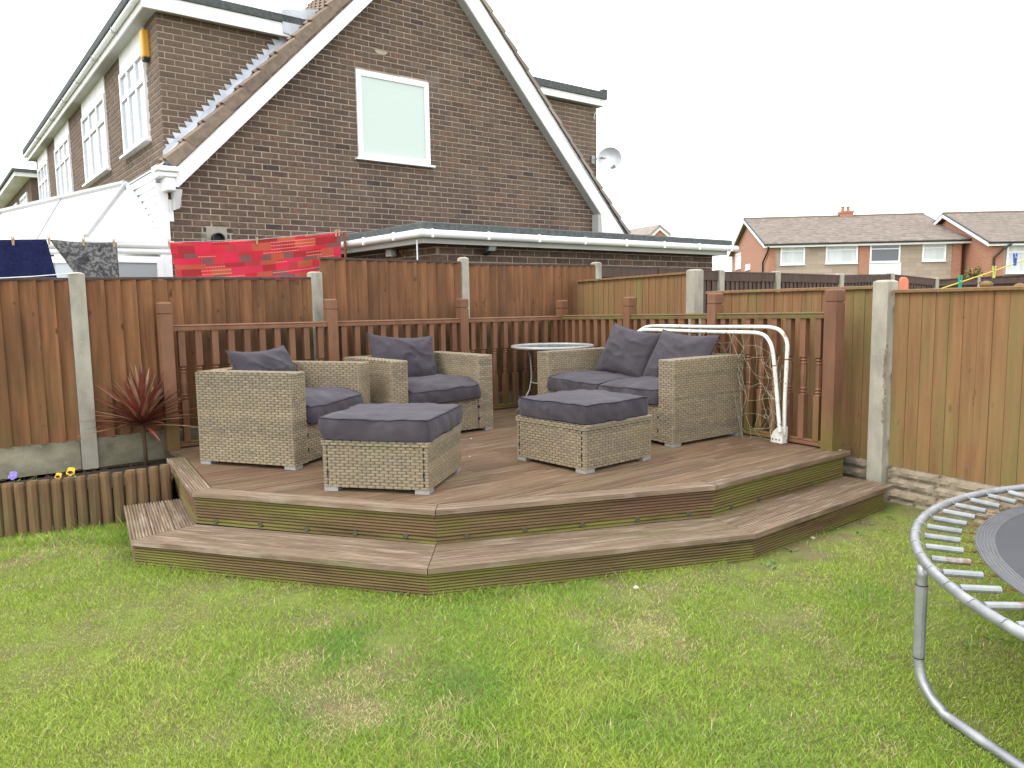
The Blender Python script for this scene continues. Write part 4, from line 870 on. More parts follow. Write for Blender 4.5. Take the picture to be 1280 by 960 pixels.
# ================================================================== HOUSES
def gvn(o):   # plane parallel to the gable wall, o metres towards us
    return PG-DE*o
def line_x(p1,p2,q1,q2):
    d1=p2-p1; d2=q2-q1; n=d1.cross(d2); t=(q1-p1).cross(d2).dot(n)/n.dot(n); return p1+d1*t
BR=[]   # bricks of the gable house: (centre, along, outward, length, material)
def lay(store,O,D,out,test,s0,s1,z0,z1,m,bl=.225,bh=.075,seed=1,holes=None):
    """stretcher bond on the wall through O along D (unit 2D)"""
    rg=random.Random(seed); D3=v2(D)
    k0=math.floor(z0/bh); k1=math.ceil(z1/bh)
    for k in range(k0,k1):
        off=(k%2)*.5*bl; i0=math.floor((s0-off)/bl)-1; i1=math.ceil((s1-off)/bl)+1
        for i in range(i0,i1):
            a=max(s0,i*bl+off+.006); b=min(s1,(i+1)*bl+off-.006)
            if b-a<.03: continue
            zm=(k+.5)*bh
            if not ((test(a,zm) or test(b,zm)) and z0-.02<zm<z1+.02): continue
            for (ha,hb,hz0,hz1) in (holes or ()):
                if hz0-.02<zm<hz1+.02 and b>ha and a<hb:
                    if a<ha: b=min(b,ha)
                    elif b>hb: a=max(a,hb)
                    else: b=a
            if b-a<.03: continue
            sm=(a+b)/2
            if rg.random()<.08: pass
            store.append((Vector((O.x,O.y,0))+D3*sm+ZU*zm,D3,out,b-a,m,rg.random()))
BM={}
def brickmesh(L,m):
    k=(round(L,2),m)
    if k not in BM:
        L=k[0]; h=.0312; mb=MB(); e=.003
        for _ in (0,):
            vs=[(-L/2,-h,0),(L/2,-h,0),(L/2,h,0),(-L/2,h,0),(-L/2+e,-h+e,.006),(L/2-e,-h+e,.006),(L/2-e,h-e,.006),(-L/2+e,h-e,.006)]
            mb.add(vs,[(4,5,6,7),(0,1,5,4),(1,2,6,5),(2,3,7,6),(3,0,4,7)])
        BM[k]=mb.mesh('brick',m)
    return BM[k]
def place_bricks(store,root,limit=300,nm='bricks'):
    store.sort(key=lambda b:(b[0]-Vector((0,0,H))).length)
    rest={}
    for i,(c,D3,out,L,m,r_) in enumerate(store):
        vis=0<i+1
        if i<limit:
            me=brickmesh(L,m); mt=Matrix(((D3.x,0,out.x,c.x),(D3.y,0,out.y,c.y),(0,1,0,c.z),(0,0,0,1)))
            if D3.cross(ZU).dot(out)<0: mt=Matrix(((-D3.x,0,out.x,c.x),(-D3.y,0,out.y,c.y),(0,1,0,c.z),(0,0,0,1)))
            piece('brick',me,mt,root)
        else:
            mb=rest.setdefault(m,MB()); h=.0312; e=.003; w=L/2; j=out*(.005+.002*r_)
            q=lambda a,z,o: c+D3*a+ZU*z+o
            zero=out*0
            vs=[q(-w,-h,zero),q(w,-h,zero),q(w,h,zero),q(-w,h,zero),q(-w+e,-h+e,j),q(w-e,-h+e,j),q(w-e,h-e,j),q(-w+e,h-e,j)]
            fs=[(4,5,6,7),(0,1,5,4),(1,2,6,5),(2,3,7,6),(3,0,4,7)]
            if D3.cross(ZU).dot(out)<0: fs=[f[::-1] for f in fs]
            mb.add(vs,fs,r_)
    for m,mb in rest.items(): obj('brickwork',mb,m,root,kind='stuff')
house=thing('brick_house','dark brown brick house with white bargeboarded gable and flat roofed side dormers behind the fence','house',(PG.x+DG.x*3.5,PG.y+DG.y*3.5,0))
PBp=gvn(.17); bv=lambda x,y: onv(x,y,PBp,DG); gv=lambda x,y: onv(x,y,PG,DG)
# rake lines on the bargeboard plane
Ll0,Ll1=bv(223,234),bv(466,0); Lu0,Lu1=bv(221,209),bv(442.5,0); Lt0,Lt1=bv(208.7,201),bv(420,0)
Rl0,Rl1=bv(751.5,268),bv(581,0); Ru0,Ru1=bv(783,292.5),bv(599.4,0); Rt0,Rt1=bv(786.5,292),bv(604,-1)
apL,apU,apT=line_x(Ll0,Ll1,Rl0,Rl1),line_x(Lu0,Lu1,Ru0,Ru1),line_x(Lt0,Lt1,Rt0,Rt1)
sg=lambda p:(Vector((p.x,p.y))-PG).dot(DG)
sL=sg(gv(213,300)); sR_=sg(gv(747,280))
# wall face under the barge mid lines
def rake_z(s):    # underside line of the barge, moved a bit up
    zl=Ll0.z+(apL.z-Ll0.z)*(s-sg(Ll0))/(sg(apL)-sg(Ll0)); zr=Rl0.z+(apL.z-Rl0.z)*(s-sg(Rl0))/(sg(apL)-sg(Rl0)); return min(zl,zr)+.12
W=lambda s,z,o=0: v2(PG-DE*o)+DG3*s+ZU*z
mb=MB(); sa=sg(apL); pts=[W(sL,0),W(sR_,0),W(sR_,rake_z(sR_)),W(sa,rake_z(sa)),W(sL,rake_z(sL))]
mb.prism(pts,DE3*.25); obj('gable_wall',mb,'mortar',house)
wc=[gv(444,86.3),gv(534.5,104),gv(537,207.5),gv(447,197)]; ws0=(sg(wc[0])+sg(wc[3]))/2; ws1=(sg(wc[1])+sg(wc[2]))/2; wz1=(wc[0].z+wc[1].z)/2; wz0=(wc[2].z+wc[3].z)/2
vc=gv(271,297); vs_=sg(vc)
store=[]
lay(store,PG,DG,OUT,lambda s,z: z<rake_z(s)+.02,sL,sR_,1.2,rake_z(sa),'brick',seed=5,holes=[(ws0,ws1,wz0,wz1),(vs_-.12,vs_+.12,vc.z-.17,vc.z+.13)])
# window in gable
def casement(root,O,D,out,s0,s1,z0,z1,fw_=.065,mull=(),trans=(),glass='glass',proud=.02,depth=.05,sill=True,part='window',tr_all=True):
    D3=v2(D); q=lambda s,z,o: Vector((O.x,O.y,0))+D3*s+ZU*z+out*o
    mb=MB(); bar=lambda a,b,c,d,o=proud: mb.obox(q(a,c,o-depth),D3*(b-a),ZU*(d-c),out*depth)
    bar(s0,s1,z0,z0+fw_); bar(s0,s1,z1-fw_,z1); bar(s0,s0+fw_,z0+fw_+.001,z1-fw_-.001); bar(s1-fw_,s1,z0+fw_+.001,z1-fw_-.001)
    for m_ in mull: c=s0+(s1-s0)*m_; bar(c-.028,c+.028,z0+fw_+.001,z1-fw_-.001,proud-.004)
    for t_ in trans: c=z0+(z1-z0)*t_; bar(s0+fw_+.001,s1-fw_-.001,c-.03,c+.03,proud-.002)
    w_=obj(part,mb,'white',root)
    ss=[s0]+[s0+(s1-s0)*m_ for m_ in mull]+[s1]; zz=[z0]+[z0+(z1-z0)*t_ for t_ in trans]+[z1]
    for a,b in zip(ss[:-1],ss[1:]):
        for c,d in zip(zz[:-1],zz[1:]):
            m2=MB(); m2.obox(q(a+.02,c+.02,.009),D3*(b-a-.04),ZU*(d-c-.04),out*.004); obj('pane',m2,glass,w_)
    if sill: m2=MB(); m2.obox(q(s0-.05,z0-.03,0),D3*(s1-s0+.10),ZU*.028,out*(proud+.05)); obj('sill',m2,'white',w_)
    return w_
casement(house,PG,DG,OUT,ws0,ws1,wz0,wz1,.075,glass='blind',proud=.03)
# pale mortar repair above the window
mb=MB(); c=gv(476,66); 
pp_=[c+DG3*(math.cos(a)*.09*(1+.3*math.sin(3*a)))+ZU*(math.sin(a)*.04*(1+.3*math.cos(2*a)))+OUT*.007 for a in [2*math.pi*i/14 for i in range(14)]]; mb.prism(pp_,OUT*.004); obj('mortar_patch',mb,'mortar',house)
# flue outlet
mb=MB(); q=[vc+DG3*a+ZU*b-OUT*0 for a,b in ((-.18,-.2),(.19,-.2),(.2,.1),(.12,.15),(-.1,.16),(-.19,.08))]; mb.prism(q,OUT*.006); obj('mortar_patch',mb,'conc',house)
mb=MB(); mb.lathe(vc-ZU*.02,[(.075,0),(.075,.09),(.062,.09),(.062,.02)],16,axis=OUT); obj('flue_pipe',mb,'black',house,smooth=False)
# bargeboards, soffits
def barge(l0,ap_l,u0,ap_u,foot=None):
    mb=MB(); p=[l0,ap_l,ap_u,u0]; 
    if foot is not None: p=[foot]+p
    mb.prism(p,-OUT*.025); return mb
obj('bargeboard',barge(Ll0,apL,Lu0,apU,bv(218,233)),'whitep',house)
obj('bargeboard',barge(Rl0,apL,Ru0,apU,None),'whitep',house)
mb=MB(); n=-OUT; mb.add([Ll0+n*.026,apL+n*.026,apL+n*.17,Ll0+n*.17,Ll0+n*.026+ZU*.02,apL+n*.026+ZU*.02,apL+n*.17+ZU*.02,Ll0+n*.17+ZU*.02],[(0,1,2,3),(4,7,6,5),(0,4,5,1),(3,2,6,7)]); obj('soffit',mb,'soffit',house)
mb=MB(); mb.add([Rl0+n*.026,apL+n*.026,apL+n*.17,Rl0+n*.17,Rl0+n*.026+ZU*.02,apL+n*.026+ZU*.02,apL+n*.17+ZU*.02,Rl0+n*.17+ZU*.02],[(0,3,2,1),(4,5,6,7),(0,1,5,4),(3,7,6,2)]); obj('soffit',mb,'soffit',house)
# boxed eave end at the right
e0=bv(751.5,268); e1=bv(753,300); mb=MB(); mb.prism([e0,Ru0+(e0-e0),bv(790,305),e1],-OUT*.6); obj('boxed_eave',mb,'whitep',house)
mb=MB(); mb.obox(e0-OUT*.17+ZU*(-1.0)-DG3*.06,DG3*.07,OUT*.16,ZU*1.0); obj('eave_return',mb,'soffit',house)
# roof slabs and tiles
DEP=9.0
for nm,a,b in (('roof',Lt0,apT),('roof',apT,Rt0)):
    mb=MB(); d=(b-a).normalized(); nn=d.cross(DE3); nn=nn if nn.z>0 else -nn; mb.hexa([a-nn*.10,a-nn*.10+DE3*DEP,b-nn*.10+DE3*DEP,b-nn*.10,a-nn*.02,a-nn*.02+DE3*DEP,b-nn*.02+DE3*DEP,b-nn*.02]); obj('roof_slope',mb,'felt',house)
def tilemesh():
    mb=MB(); L=.40; w_=.33; n_=10; vs=[]
    for z in (0,1):
        for x in (0,L):
            for i in range(n_+1):
                t=i/n_; y=t*w_; r_=.028*max(0,math.sin(t*math.pi*4-.6)) ; vs.append((x,y,r_+.016*z+(.040 if x==0 else 0)))
    k=n_+1; fs=[]
    for i in range(n_):
        fs.append((2*k+i,3*k+i,3*k+i+1,2*k+i+1)); fs.append((i,i+1,k+i+1,k+i)); fs.append((i,2*k+i,2*k+i+1,i+1)); 
    fs.append((0,k,3*k,2*k)); fs.append((n_,2*k+n_,3*k+n_,k+n_))
    mb.add(vs,fs); return mb.mesh('roof_tile','tile')
TM=tilemesh()
def vergemesh(sgn):
    mb=MB(); y0,y1=(-.012,.006) if sgn>0 else (.324,.342)
    mb.hexa([(0,y0,-.085),(.36,y0,-.10),(.36,y1,-.10),(0,y1,-.085),(0,y0,.052),(.36,y0,.012),(.36,y1,.012),(0,y1,.052)]); return mb.mesh('verge_flange','tile')
TV=vergemesh(1)
def vthin():
    mb=MB(); mb.hexa([(0,-.012,-.02),(.36,-.012,-.035),(.36,.006,-.035),(0,.006,-.02),(0,-.012,.03),(.36,-.012,.008),(.36,.006,.008),(0,.006,.03)]); return mb.mesh('verge_strip','fartile')
TVR=vthin()
def tiles(e,ap_,side,colsf):
    d=(ap_-e).normalized(); L=(ap_-e).length; y=DE3 if side>0 else -DE3; nn=d.cross(y); 
    if nn.z<0: nn=-nn
    rows=int(L/.335)+1
    for r_ in range(rows):
        for c in range(colsf(e.z+(ap_.z-e.z)*r_/rows)):
            o=e+d*(r_*.335)+DE3*(c*.33+(0 if side>0 else .33)-.02)-nn*.02
            m=Matrix(((d.x,y.x,nn.x,o.x),(d.y,y.y,nn.y,o.y),(d.z,y.z,nn.z,o.z),(0,0,0,1))); piece('roof_tile',TM,m,house)
            if c==0:
                o2=e+d*(r_*.335)-DE3*.014-nn*.015; piece('verge_tile',TV if side>0 else TVR,Matrix(((d.x,DE3.x,nn.x,o2.x),(d.y,DE3.y,nn.y,o2.y),(d.z,DE3.z,nn.z,o2.z),(0,0,0,1))),house)
# verge undercloak (mortar bed seen edge-on between bargeboard and tiles)
def quadbox(a,b,c,d,off,th): m_=MB(); m_.prism([a+off,b+off,c+off,d+off],-OUT*th); return m_
obj('verge',quadbox(Lu0+ZU*.003,apU+ZU*.003,apT-ZU*.01,Lt0-ZU*.01,Vector((0,0,0)),.10),'verge',house)
obj('verge',quadbox(Ru0+ZU*.003,apU+ZU*.003,apT-ZU*.01,Rt0-ZU*.01,Vector((0,0,0)),.10),'verge',house)
# ---- left dormer (long, flat roofed) : cheek parallel to gable, front runs away from us
PC=PG+DE*.33; cvv=lambda x,y: onv(x,y,PC,DG); scn=lambda p:(Vector((p.x,p.y))-PC).dot(DG)
k0=cvv(205,186); k1=cvv(195,12); sC=(scn(k0)+scn(cvv(199,80)))/2
CE=PC+DG*sC; ev=lambda x,y: onv(x,y,CE,DE); se=lambda p:(Vector((p.x,p.y))-CE).dot(DE)
PCf=PC-DE*.14; fz0=onv(320,35.5,PCf,DG).z; fz1=onv(320,21,PCf,DG).z; fz2=onv(320,10,PCf,DG).z
fr=onz(100,111,fz0); OUTE=-DG3; ovh=(Vector((fr.x,fr.y))-CE).dot(-DG)
ovh=max(.15,min(ovh,.6)); sEnd=se(ev(46,210))
mr_=lambda p: p
lt=Lt0; 
def roofz(s):   # main roof height above the wall line at s (left slope)
    return Lt0.z+(apT.z-Lt0.z)*(s-sg(Lt0))/(sg(apT)-sg(Lt0))
wallC=lambda s,z: v2(PC)+DG3*s+ZU*z
ss_=sC
while roofz(ss_)<fz0 and ss_<20: ss_+=.02
mb=MB(); mb.prism([wallC(sC,roofz(sC)-.3),wallC(ss_,fz0-.02),wallC(ss_,fz0),wallC(sC,fz0)],DE3*.2); obj('dormer_cheek',mb,'mortar',house)
lay(store,PC,DG,OUT,lambda s,z: z>roofz(s)-.1,sC,ss_,roofz(sC)-.3,fz0-.05,'brick2',seed=8)
zb_=ev(180,203).z; zb_=roofz(sC)-.15
We=lambda s,z,o=0: v2(CE)+DE3*s+ZU*z+OUTE*o
mb=MB(); mb.prism([We(.2,zb_),We(sEnd,zb_),We(sEnd,fz0),We(.2,fz0)],DG3*.15); obj('dormer_front',mb,'mortar',house)
sx=lambda x,y: se(ev(x,y))
bays_=[(sx(185.5,120),sx(155.5,150)),(sx(136,170),sx(107.5,195)),(sx(90,200),sx(72,215)),(sx(61.5,215),sx(50,228))]
wt=ev(155,91).z; wb=(ev(154.5,199).z+ev(187,176).z)/2
def inb(a,b,z): return any(b>p-.0 and a<q+.0 and z>wb-.03 for p,q in bays_)
lay(store,CE,DE,OUTE,lambda s,z:True,0,sEnd,zb_,fz0-.04,'brick2',seed=33,holes=[(a,b,wb-.0,fz0+1) for a,b in bays_])
for (a,b) in bays_:
    mb=MB(); mb.obox(We(a,wt+.01,0),DE3*(b-a),ZU*(fz0-wt-.01),OUTE*.02); obj('window_panel',mb,'whitep',house)
    big=(b-a)>1.2
    casement(house,CE,DE,OUTE,a,b,wb,wt,.06,mull=(.5,) if not big else (.34,.67),trans=(.68,),proud=.04)
# roof of left dormer
mb=MB(); q=lambda s,o,z: v2(CE)+DE3*s+OUTE*o+ZU*z     # s along front, o outwards
ext=(v2(PC)+DG3*(ss_+.55)-v2(CE)).dot(DG3)
for a,b,z0,z1,mt,nm,g0 in ((ovh,-ext,fz0,fz0+.012,'whitep','dormer_soffit',0),):
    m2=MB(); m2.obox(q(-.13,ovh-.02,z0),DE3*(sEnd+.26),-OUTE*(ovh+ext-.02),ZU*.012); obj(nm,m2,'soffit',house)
m2=MB(); m2.obox(q(-.14,ovh,fz0-.02),DE3*(sEnd+.28),-OUTE*.02,ZU*(fz1-fz0+.02)); m2.obox(q(-.14,ovh-.0205,fz0-.02),DE3*.02,-OUTE*(ovh+ext-.3),ZU*(fz1-fz0+.02)); obj('fascia',m2,'whitep',house)
m2=MB(); m2.obox(q(-.12,ovh-.03,fz0+.013),DE3*(sEnd+.24),-OUTE*(ovh+ext-.0),ZU*(fz2-fz0-.06)); m2.obox(q(-.16,ovh+.02,fz1),DE3*.10,-OUTE*(ovh+ext+.02),ZU*(fz2-fz1)); m2.obox(q(-.06,ovh+.075,fz1),DE3*(sEnd+.2),-OUTE*.15,ZU*(fz2-fz1)); obj('flat_roof',m2,'felt',house,bevel=.01)
m2=MB(); m2.tube([q(-.10,ovh+.036,fz1-.05),q(sEnd+.1,ovh+.036,fz1-.05)],.036,10); obj('gutter',m2,'white',house,smooth=True)
for s in (1.2,2.6,4.0,5.4,7,9):
    if s<sEnd: m2=MB(); m2.obox(q(s,ovh,fz1-.1),DE3*.03,OUTE*.08,ZU*.07); obj('gutter_bracket',m2,'soffit',house)
# alarm box on the first pier
c=ev(185.8,58); m2=MB(); hA=(ev(186,38).z-ev(188,76).z); m2.obox(c-DE3*.07-ZU*hA*.42,DE3*.14,OUTE*.09,ZU*hA*.92); al_=obj('alarm_box',m2,'alarm',house,bevel=.02)
m2=MB(); m2.obox(c-DE3*.06-ZU*hA*.52,DE3*.12,OUTE*.08,ZU*hA*.11); obj('alarm_strobe',m2,'black',al_,bevel=.01)
# stepped lead flashing on the cheek
for k in range(60):
    z=math.floor((roofz(sC)+.02)/.075)*.075+k*.075; 
    # s where roof reaches z-.13
    s=sC
    sl_=(apT.z-Lt0.z)/(sg(apT)-sg(Lt0)); s_a=sg(Lt0)+(z-.02-Lt0.z)/sl_
    if s_a>ss_-.02: break
    if s_a<sC-.1: continue
    s_b=s_a+.085/sl_+.02; s_c=s_a-.02
    P_=lambda s,z: wallC(s,z)+OUT*.009
    s_l=max(sC+.005,s_a-.17); m2=MB(); m2.prism([P_(s_l,z+.03),P_(s_l+.15,z+.03),P_(s_l+.16,z-.08),P_(s_l+.06,z-.11)],OUT*.002); obj('lead_step',m2,'lead',house)
m2=MB(); a=wallC(sC-.02,roofz(sC)+.0)+OUT*.008; b=wallC(ss_,roofz(ss_))+OUT*.008; m2.prism([a-ZU*.03,b-ZU*.03,b+ZU*.10,a+ZU*.10],OUT*.005); m2.prism([a+OUT*.0-ZU*.0,a+OUT*.12-ZU*.01,b+OUT*.12-ZU*.01,b-ZU*0],ZU*.035); obj('lead_flashing',m2,'lead',house)
m2=MB(); a=We(-.02,zb_,.01); m2.prism([a,a+OUTE*.16-ZU*.10,a+OUTE*.16-ZU*.08,a+ZU*.12],DE3*(sEnd)); obj('lead_apron',m2,'lead',house)
tiles(Lt0,apT,1,lambda z: 10 if z>fz1-.1 else 1)
tiles(Rt0,apT,-1,lambda z: 1)
# lead saddle where dormer roof dies into the slope
c=wallC(ss_,fz0); m2=MB(); m2.prism([c+OUT*.16+DG3*(-.05),c+OUT*.16+DG3*.42+ZU*.42,c+OUT*.16+DG3*.30+ZU*.40,c+OUT*.16-DG3*.18+ZU*.30,c+OUT*.16-DG3*.16+ZU*.02],-OUT*.02); obj('lead_saddle',m2,'lead',house)
# corner corbel, downpipe and trim at the left end of the gable
m2=MB(); c=bv(212,212)
for (a,b,z0,z1,o) in ((-.17,.09,-.03,.03,.08),(-.14,.07,-.09,-.03,.05),(-.06,.05,-.24,-.09,.03)): m2.obox(c+DG3*a+ZU*z0+OUT*(o-.22),DG3*(b-a),OUT*.22,ZU*(z1-z0))
obj('gutter_end',m2,'white',house,bevel=.012)
m2=MB(); a=bv(218,236); m2.prism([a,a+DG3*.09,a+DG3*.05-ZU*.22,a-ZU*.24-DG3*.0],-OUT*.16); obj('corbel',m2,'soffit',house)
t0=gv(214,232); m2=MB(); z0=1.0; sT=sg(gv(213,300)); m2.obox(W(sT-.12,z0,-.05),DG3*.118,ZU*(gv(209,230).z-z0),OUT*.075); obj('corner_trim',m2,'white',house)
m2=MB(); m2.obox(W(sT+.0,gv(214,277).z,.001),DG3*.05,ZU*(gv(214,250).z-gv(214,277).z),OUT*.02); obj('corner_block',m2,'white',house)
# white cladding on the side wall, seen very obliquely
CL=PG+DG*(sT-.12); clv=lambda x,y: onv(x,y,CL,DE); zc0=clv(206,302).z; zc1=clv(205,207).z; nb=9; apx=clv(160,231)
for i in range(nb):
    z0=zc0+(zc1-zc0)*i/nb; z1=zc0+(zc1-zc0)*(i+1)/nb; lenb=(Vector((apx.x,apx.y))-CL).dot(DE)*(.28+.72*min(1,(i+1)/nb/.75)); m2=MB()
    p=lambda s,z,o: v2(CL)+DE3*s+ZU*z+OUTE*o
    m2.hexa([p(0,z0,0),p(lenb,z0,0),p(lenb,z0,.022),p(0,z0,.022),p(0,z1,0),p(lenb,z1,0),p(lenb,z1,.004),p(0,z1,.004)]); obj('cladding_board',m2,'white',house)
# side wall under eave
m2=MB(); m2.obox(v2(CL)-OUTE*.05,DE3*DEP,-OUTE*.2,ZU*(zb_-.05)); obj('side_wall',m2,'rendered',house)
# ---- right dormer
PR2=PG+DE*.45; dvv=lambda x,y: onv(x,y,PR2,DG); s2=lambda p:(Vector((p.x,p.y))-PR2).dot(DG); zr0=(dvv(744,136).z); sr1=s2(dvv(745.5,180)); sr0=s2(dvv(668,119))
W2=lambda s,z,o=0: v2(PR2-DE*o)+DG3*s+ZU*z
m2=MB(); m2.obox(W2(sr0,dvv(745,262).z-.3),DG3*(sr1-sr0),DE3*4,ZU*(zr0-dvv(745,262).z+.3)); obj('dormer_cheek',m2,'mortar',house)
lay(store,PR2,DG,OUT,lambda s,z: True,sr0,sr1,dvv(745,262).z-.3,zr0-.03,'brick2',seed=44)
zf0=onv(755,133,PR2-DE*.12,DG).z; zf1=onv(757,125,PR2-DE*.12,DG).z; zf2=onv(760,116,PR2-DE*.14,DG).z
sE=s2(onv(756,130,PR2-DE*.12,DG))
m2=MB(); m2.obox(W2(sr0-.3,zf0,.12),DG3*(sE-sr0+.3),DE3*.02,ZU*(zf1-zf0)); obj('fascia',m2,'whitep',house)
m2=MB(); m2.obox(W2(sr0-.3,zf0+.001,.098),DG3*(sE-sr0+.29),DE3*3.9,ZU*.01); obj('dormer_soffit',m2,'soffit',house)
m2=MB(); m2.obox(W2(sr0-.35,zf1,.15),DG3*(sE-sr0+.39),DE3*4.2,ZU*(zf2-zf1)); m2.obox(W2(sE-.06,zf2,.15),DG3*.1,DE3*.12,ZU*.05); obj('flat_roof',m2,'felt',house,bevel=.008)
m2=MB(); c=W2(sr1-.05,zr0-.06,.03); m2.tube([c,c-DG3*.04-ZU*.1,c-DG3*.02-ZU*.14],.008,6); obj('cable',m2,'dishgrey',house)
place_bricks(store,house,300)
# satellite dish
dc=onv(762,198,PR2-DE*.30,DG); sd_=thing('satellite_dish','round white satellite dish bracketed to the corner of the right dormer','satellite dish',dc)
ax=(Vector((-.12,-.75,.18))).normalized(); rD=(onv(773,198,PR2-DE*.3,DG)-onv(747.5,198,PR2-DE*.3,DG)).length/2*.84
m2=MB(); m2.lathe(dc,[(rD,0),(rD*.99,.004),(rD*.8,-.018),(rD*.5,-.04),(.02,-.05)],28,axis=ax); obj('dish',m2,'dishgrey',sd_,smooth=True)
wp=onv(741,200,PR2-DE*.02,DG); m2=MB(); m2.obox(wp-DG3*.05-ZU*.07,DG3*.08,OUT*.03,ZU*.14); obj('wall_plate',m2,'foot',sd_)
m2=MB(); m2.tube([wp,wp+OUT*.2+DG3*.05+ZU*.02,dc-ax*.06-DG3*.05,dc-ax*.05-DG3*.03-ZU*.2],.013,8); obj('bracket_arm',m2,'foot',sd_)
m2=MB(); l0=dc-ZU*rD*.8; m2.tube([l0,l0+ax*.2+DG3*.12-ZU*.03],.008,6); m2.lathe(l0+ax*.2+DG3*.12-ZU*.03,[(.02,-.02),(.028,.0),(.028,.05),(.015,.06)],10,axis=(-ax+ZU*.5)); obj('receiver',m2,'foot',sd_)
# ---- next house along the row, beyond the dormer end
sq=sx(38,224); rh=thing('row_house','next brick house in the row with flat dormer, far left behind the glazed extension','house',We(sq,0))
zr_=ev(38,222).z; zt_=ev(38,212).z; m2=MB(); m2.obox(We(sq,0),DE3*9,DG3*2.5,ZU*zr_); obj('wall',m2,'brick2',rh)
m2=MB(); m2.obox(We(sq-.15,zr_,.35),DE3*9.4,DG3*3.2,ZU*(zt_-zr_)*.6); obj('fascia',m2,'whitep',rh)
m2=MB(); m2.obox(We(sq-.2,zr_+(zt_-zr_)*.61,.4),DE3*9.5,DG3*3.3,ZU*(zt_-zr_)*.4); obj('flat_roof',m2,'felt',rh)
for a,b in ((.8,2.4),(3.3,4.9),(5.8,7.4)): casement(rh,CE,DE,OUTE,sq+a,sq+b,zr_-1.35,zr_-.25,.07,mull=(.5,),trans=(.7,),proud=.03)
# ------------------------------------------------------------------ garage
PF=Vector((-.593,8.46)); gar=thing('garage','flat roofed brick garage with white gutter standing in front of the gable','garage',(PF.x,PF.y,0))
fvv=lambda x,y: onv(x,y,PF,DG); sf_=lambda p:(Vector((p.x,p.y))-PF).dot(DG)
PFo=PF-DE*.22; fo=lambda x,y: onv(x,y,PFo,DG)
g0=sf_(fvv(545,310)); g1=sf_(fvv(890.5,325)); zt2=(fo(540,276.5).z+fo(720,289).z+fo(898,299.5).z)/3; zt1=(fo(540,287.5).z+fo(898,307.5).z)/2; zg_=(fvv(545,303).z+fvv(885,315.5).z)/2
WG=lambda s,z,o=0: v2(PF-DE*o)+DG3*s+ZU*z
gd=2.6
m2=MB(); m2.obox(WG(g0,0),DG3*(g1-g0),DE3*gd,ZU*(zg_+.05)); obj('wall',m2,'mortar',gar)
gs=[]; lay(gs,PF,DG,OUT,lambda s,z:True,g0,g1,zg_-.62,zg_+.04,'brick',seed=60)
for b in range(0): pass
Og=PF+DG*g0; lay(gs,Og,DE,-DG3,lambda s,z:True,0,gd,zg_-.45,zg_+.04,'brick',seed=61)
place_bricks(gs,gar,300)
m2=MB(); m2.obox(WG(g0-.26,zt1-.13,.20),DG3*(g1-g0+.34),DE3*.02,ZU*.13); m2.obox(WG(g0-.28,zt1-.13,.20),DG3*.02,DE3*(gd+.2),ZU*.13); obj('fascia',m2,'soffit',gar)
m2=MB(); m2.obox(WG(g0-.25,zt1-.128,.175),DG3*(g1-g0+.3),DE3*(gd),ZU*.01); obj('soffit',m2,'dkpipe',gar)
m2=MB(); m2.obox(WG(g0-.30,zt1,.23),DG3*(g1-g0+.46),DE3*(gd+.35),ZU*(zt2-zt1)); obj('flat_roof',m2,'felt',gar,bevel=.015)
gl=WG(g0-.34,zt1-.035,.26); m2=MB(); m2.tube([gl+DE3*(gd-.2)-DG3*.0,gl+DE3*.05,gl,gl+DG3*.06,gl+DG3*(g1-g0+.56)],.042,12); obj('gutter',m2,'white',gar,smooth=True)
for s in [.1+.72*i for i in range(9)]:
    if s<g1-g0+.4: m2=MB(); m2.obox(gl+DG3*s+OUT*.02-ZU*.045,DG3*.025,OUT*.032,ZU*.09); obj('gutter_clip',m2,'white',gar,bevel=.006)
for s in (.5,1.2,1.9): m2=MB(); m2.obox(gl+DE3*s-DG3*.05-ZU*.045,DE3*.025,DG3*.032,ZU*.09); obj('gutter_clip',m2,'white',gar,bevel=.006)
c=fvv(600,311)+OUT*.10; fll=thing('floodlight','small dark floodlight under the garage gutter','floodlight',c)
m2=MB(); m2.prism([c+ZU*.035-DG3*.0,c+ZU*.035+OUT*.07,c-ZU*.035+OUT*.03,c-ZU*.035],DG3*.12); obj('housing',m2,'felt',fll,bevel=.006)
m2=MB(); nn_=(OUT*.07+ZU*.04); m2.prism([c+ZU*.027+OUT*.072+DG3*.012,c-ZU*.028+OUT*.036+DG3*.012,c-ZU*.028+OUT*.036+DG3*.108,c+ZU*.027+OUT*.072+DG3*.108],OUT*.004); obj('lens',m2,'lamp',fll)
m2=MB(); m2.tube([c+DG3*.06-ZU*.035,c+DG3*.06-ZU*.06-OUT*.02,c+DG3*.06-ZU*.06-OUT*.1],.015,8); obj('bracket',m2,'black',fll)
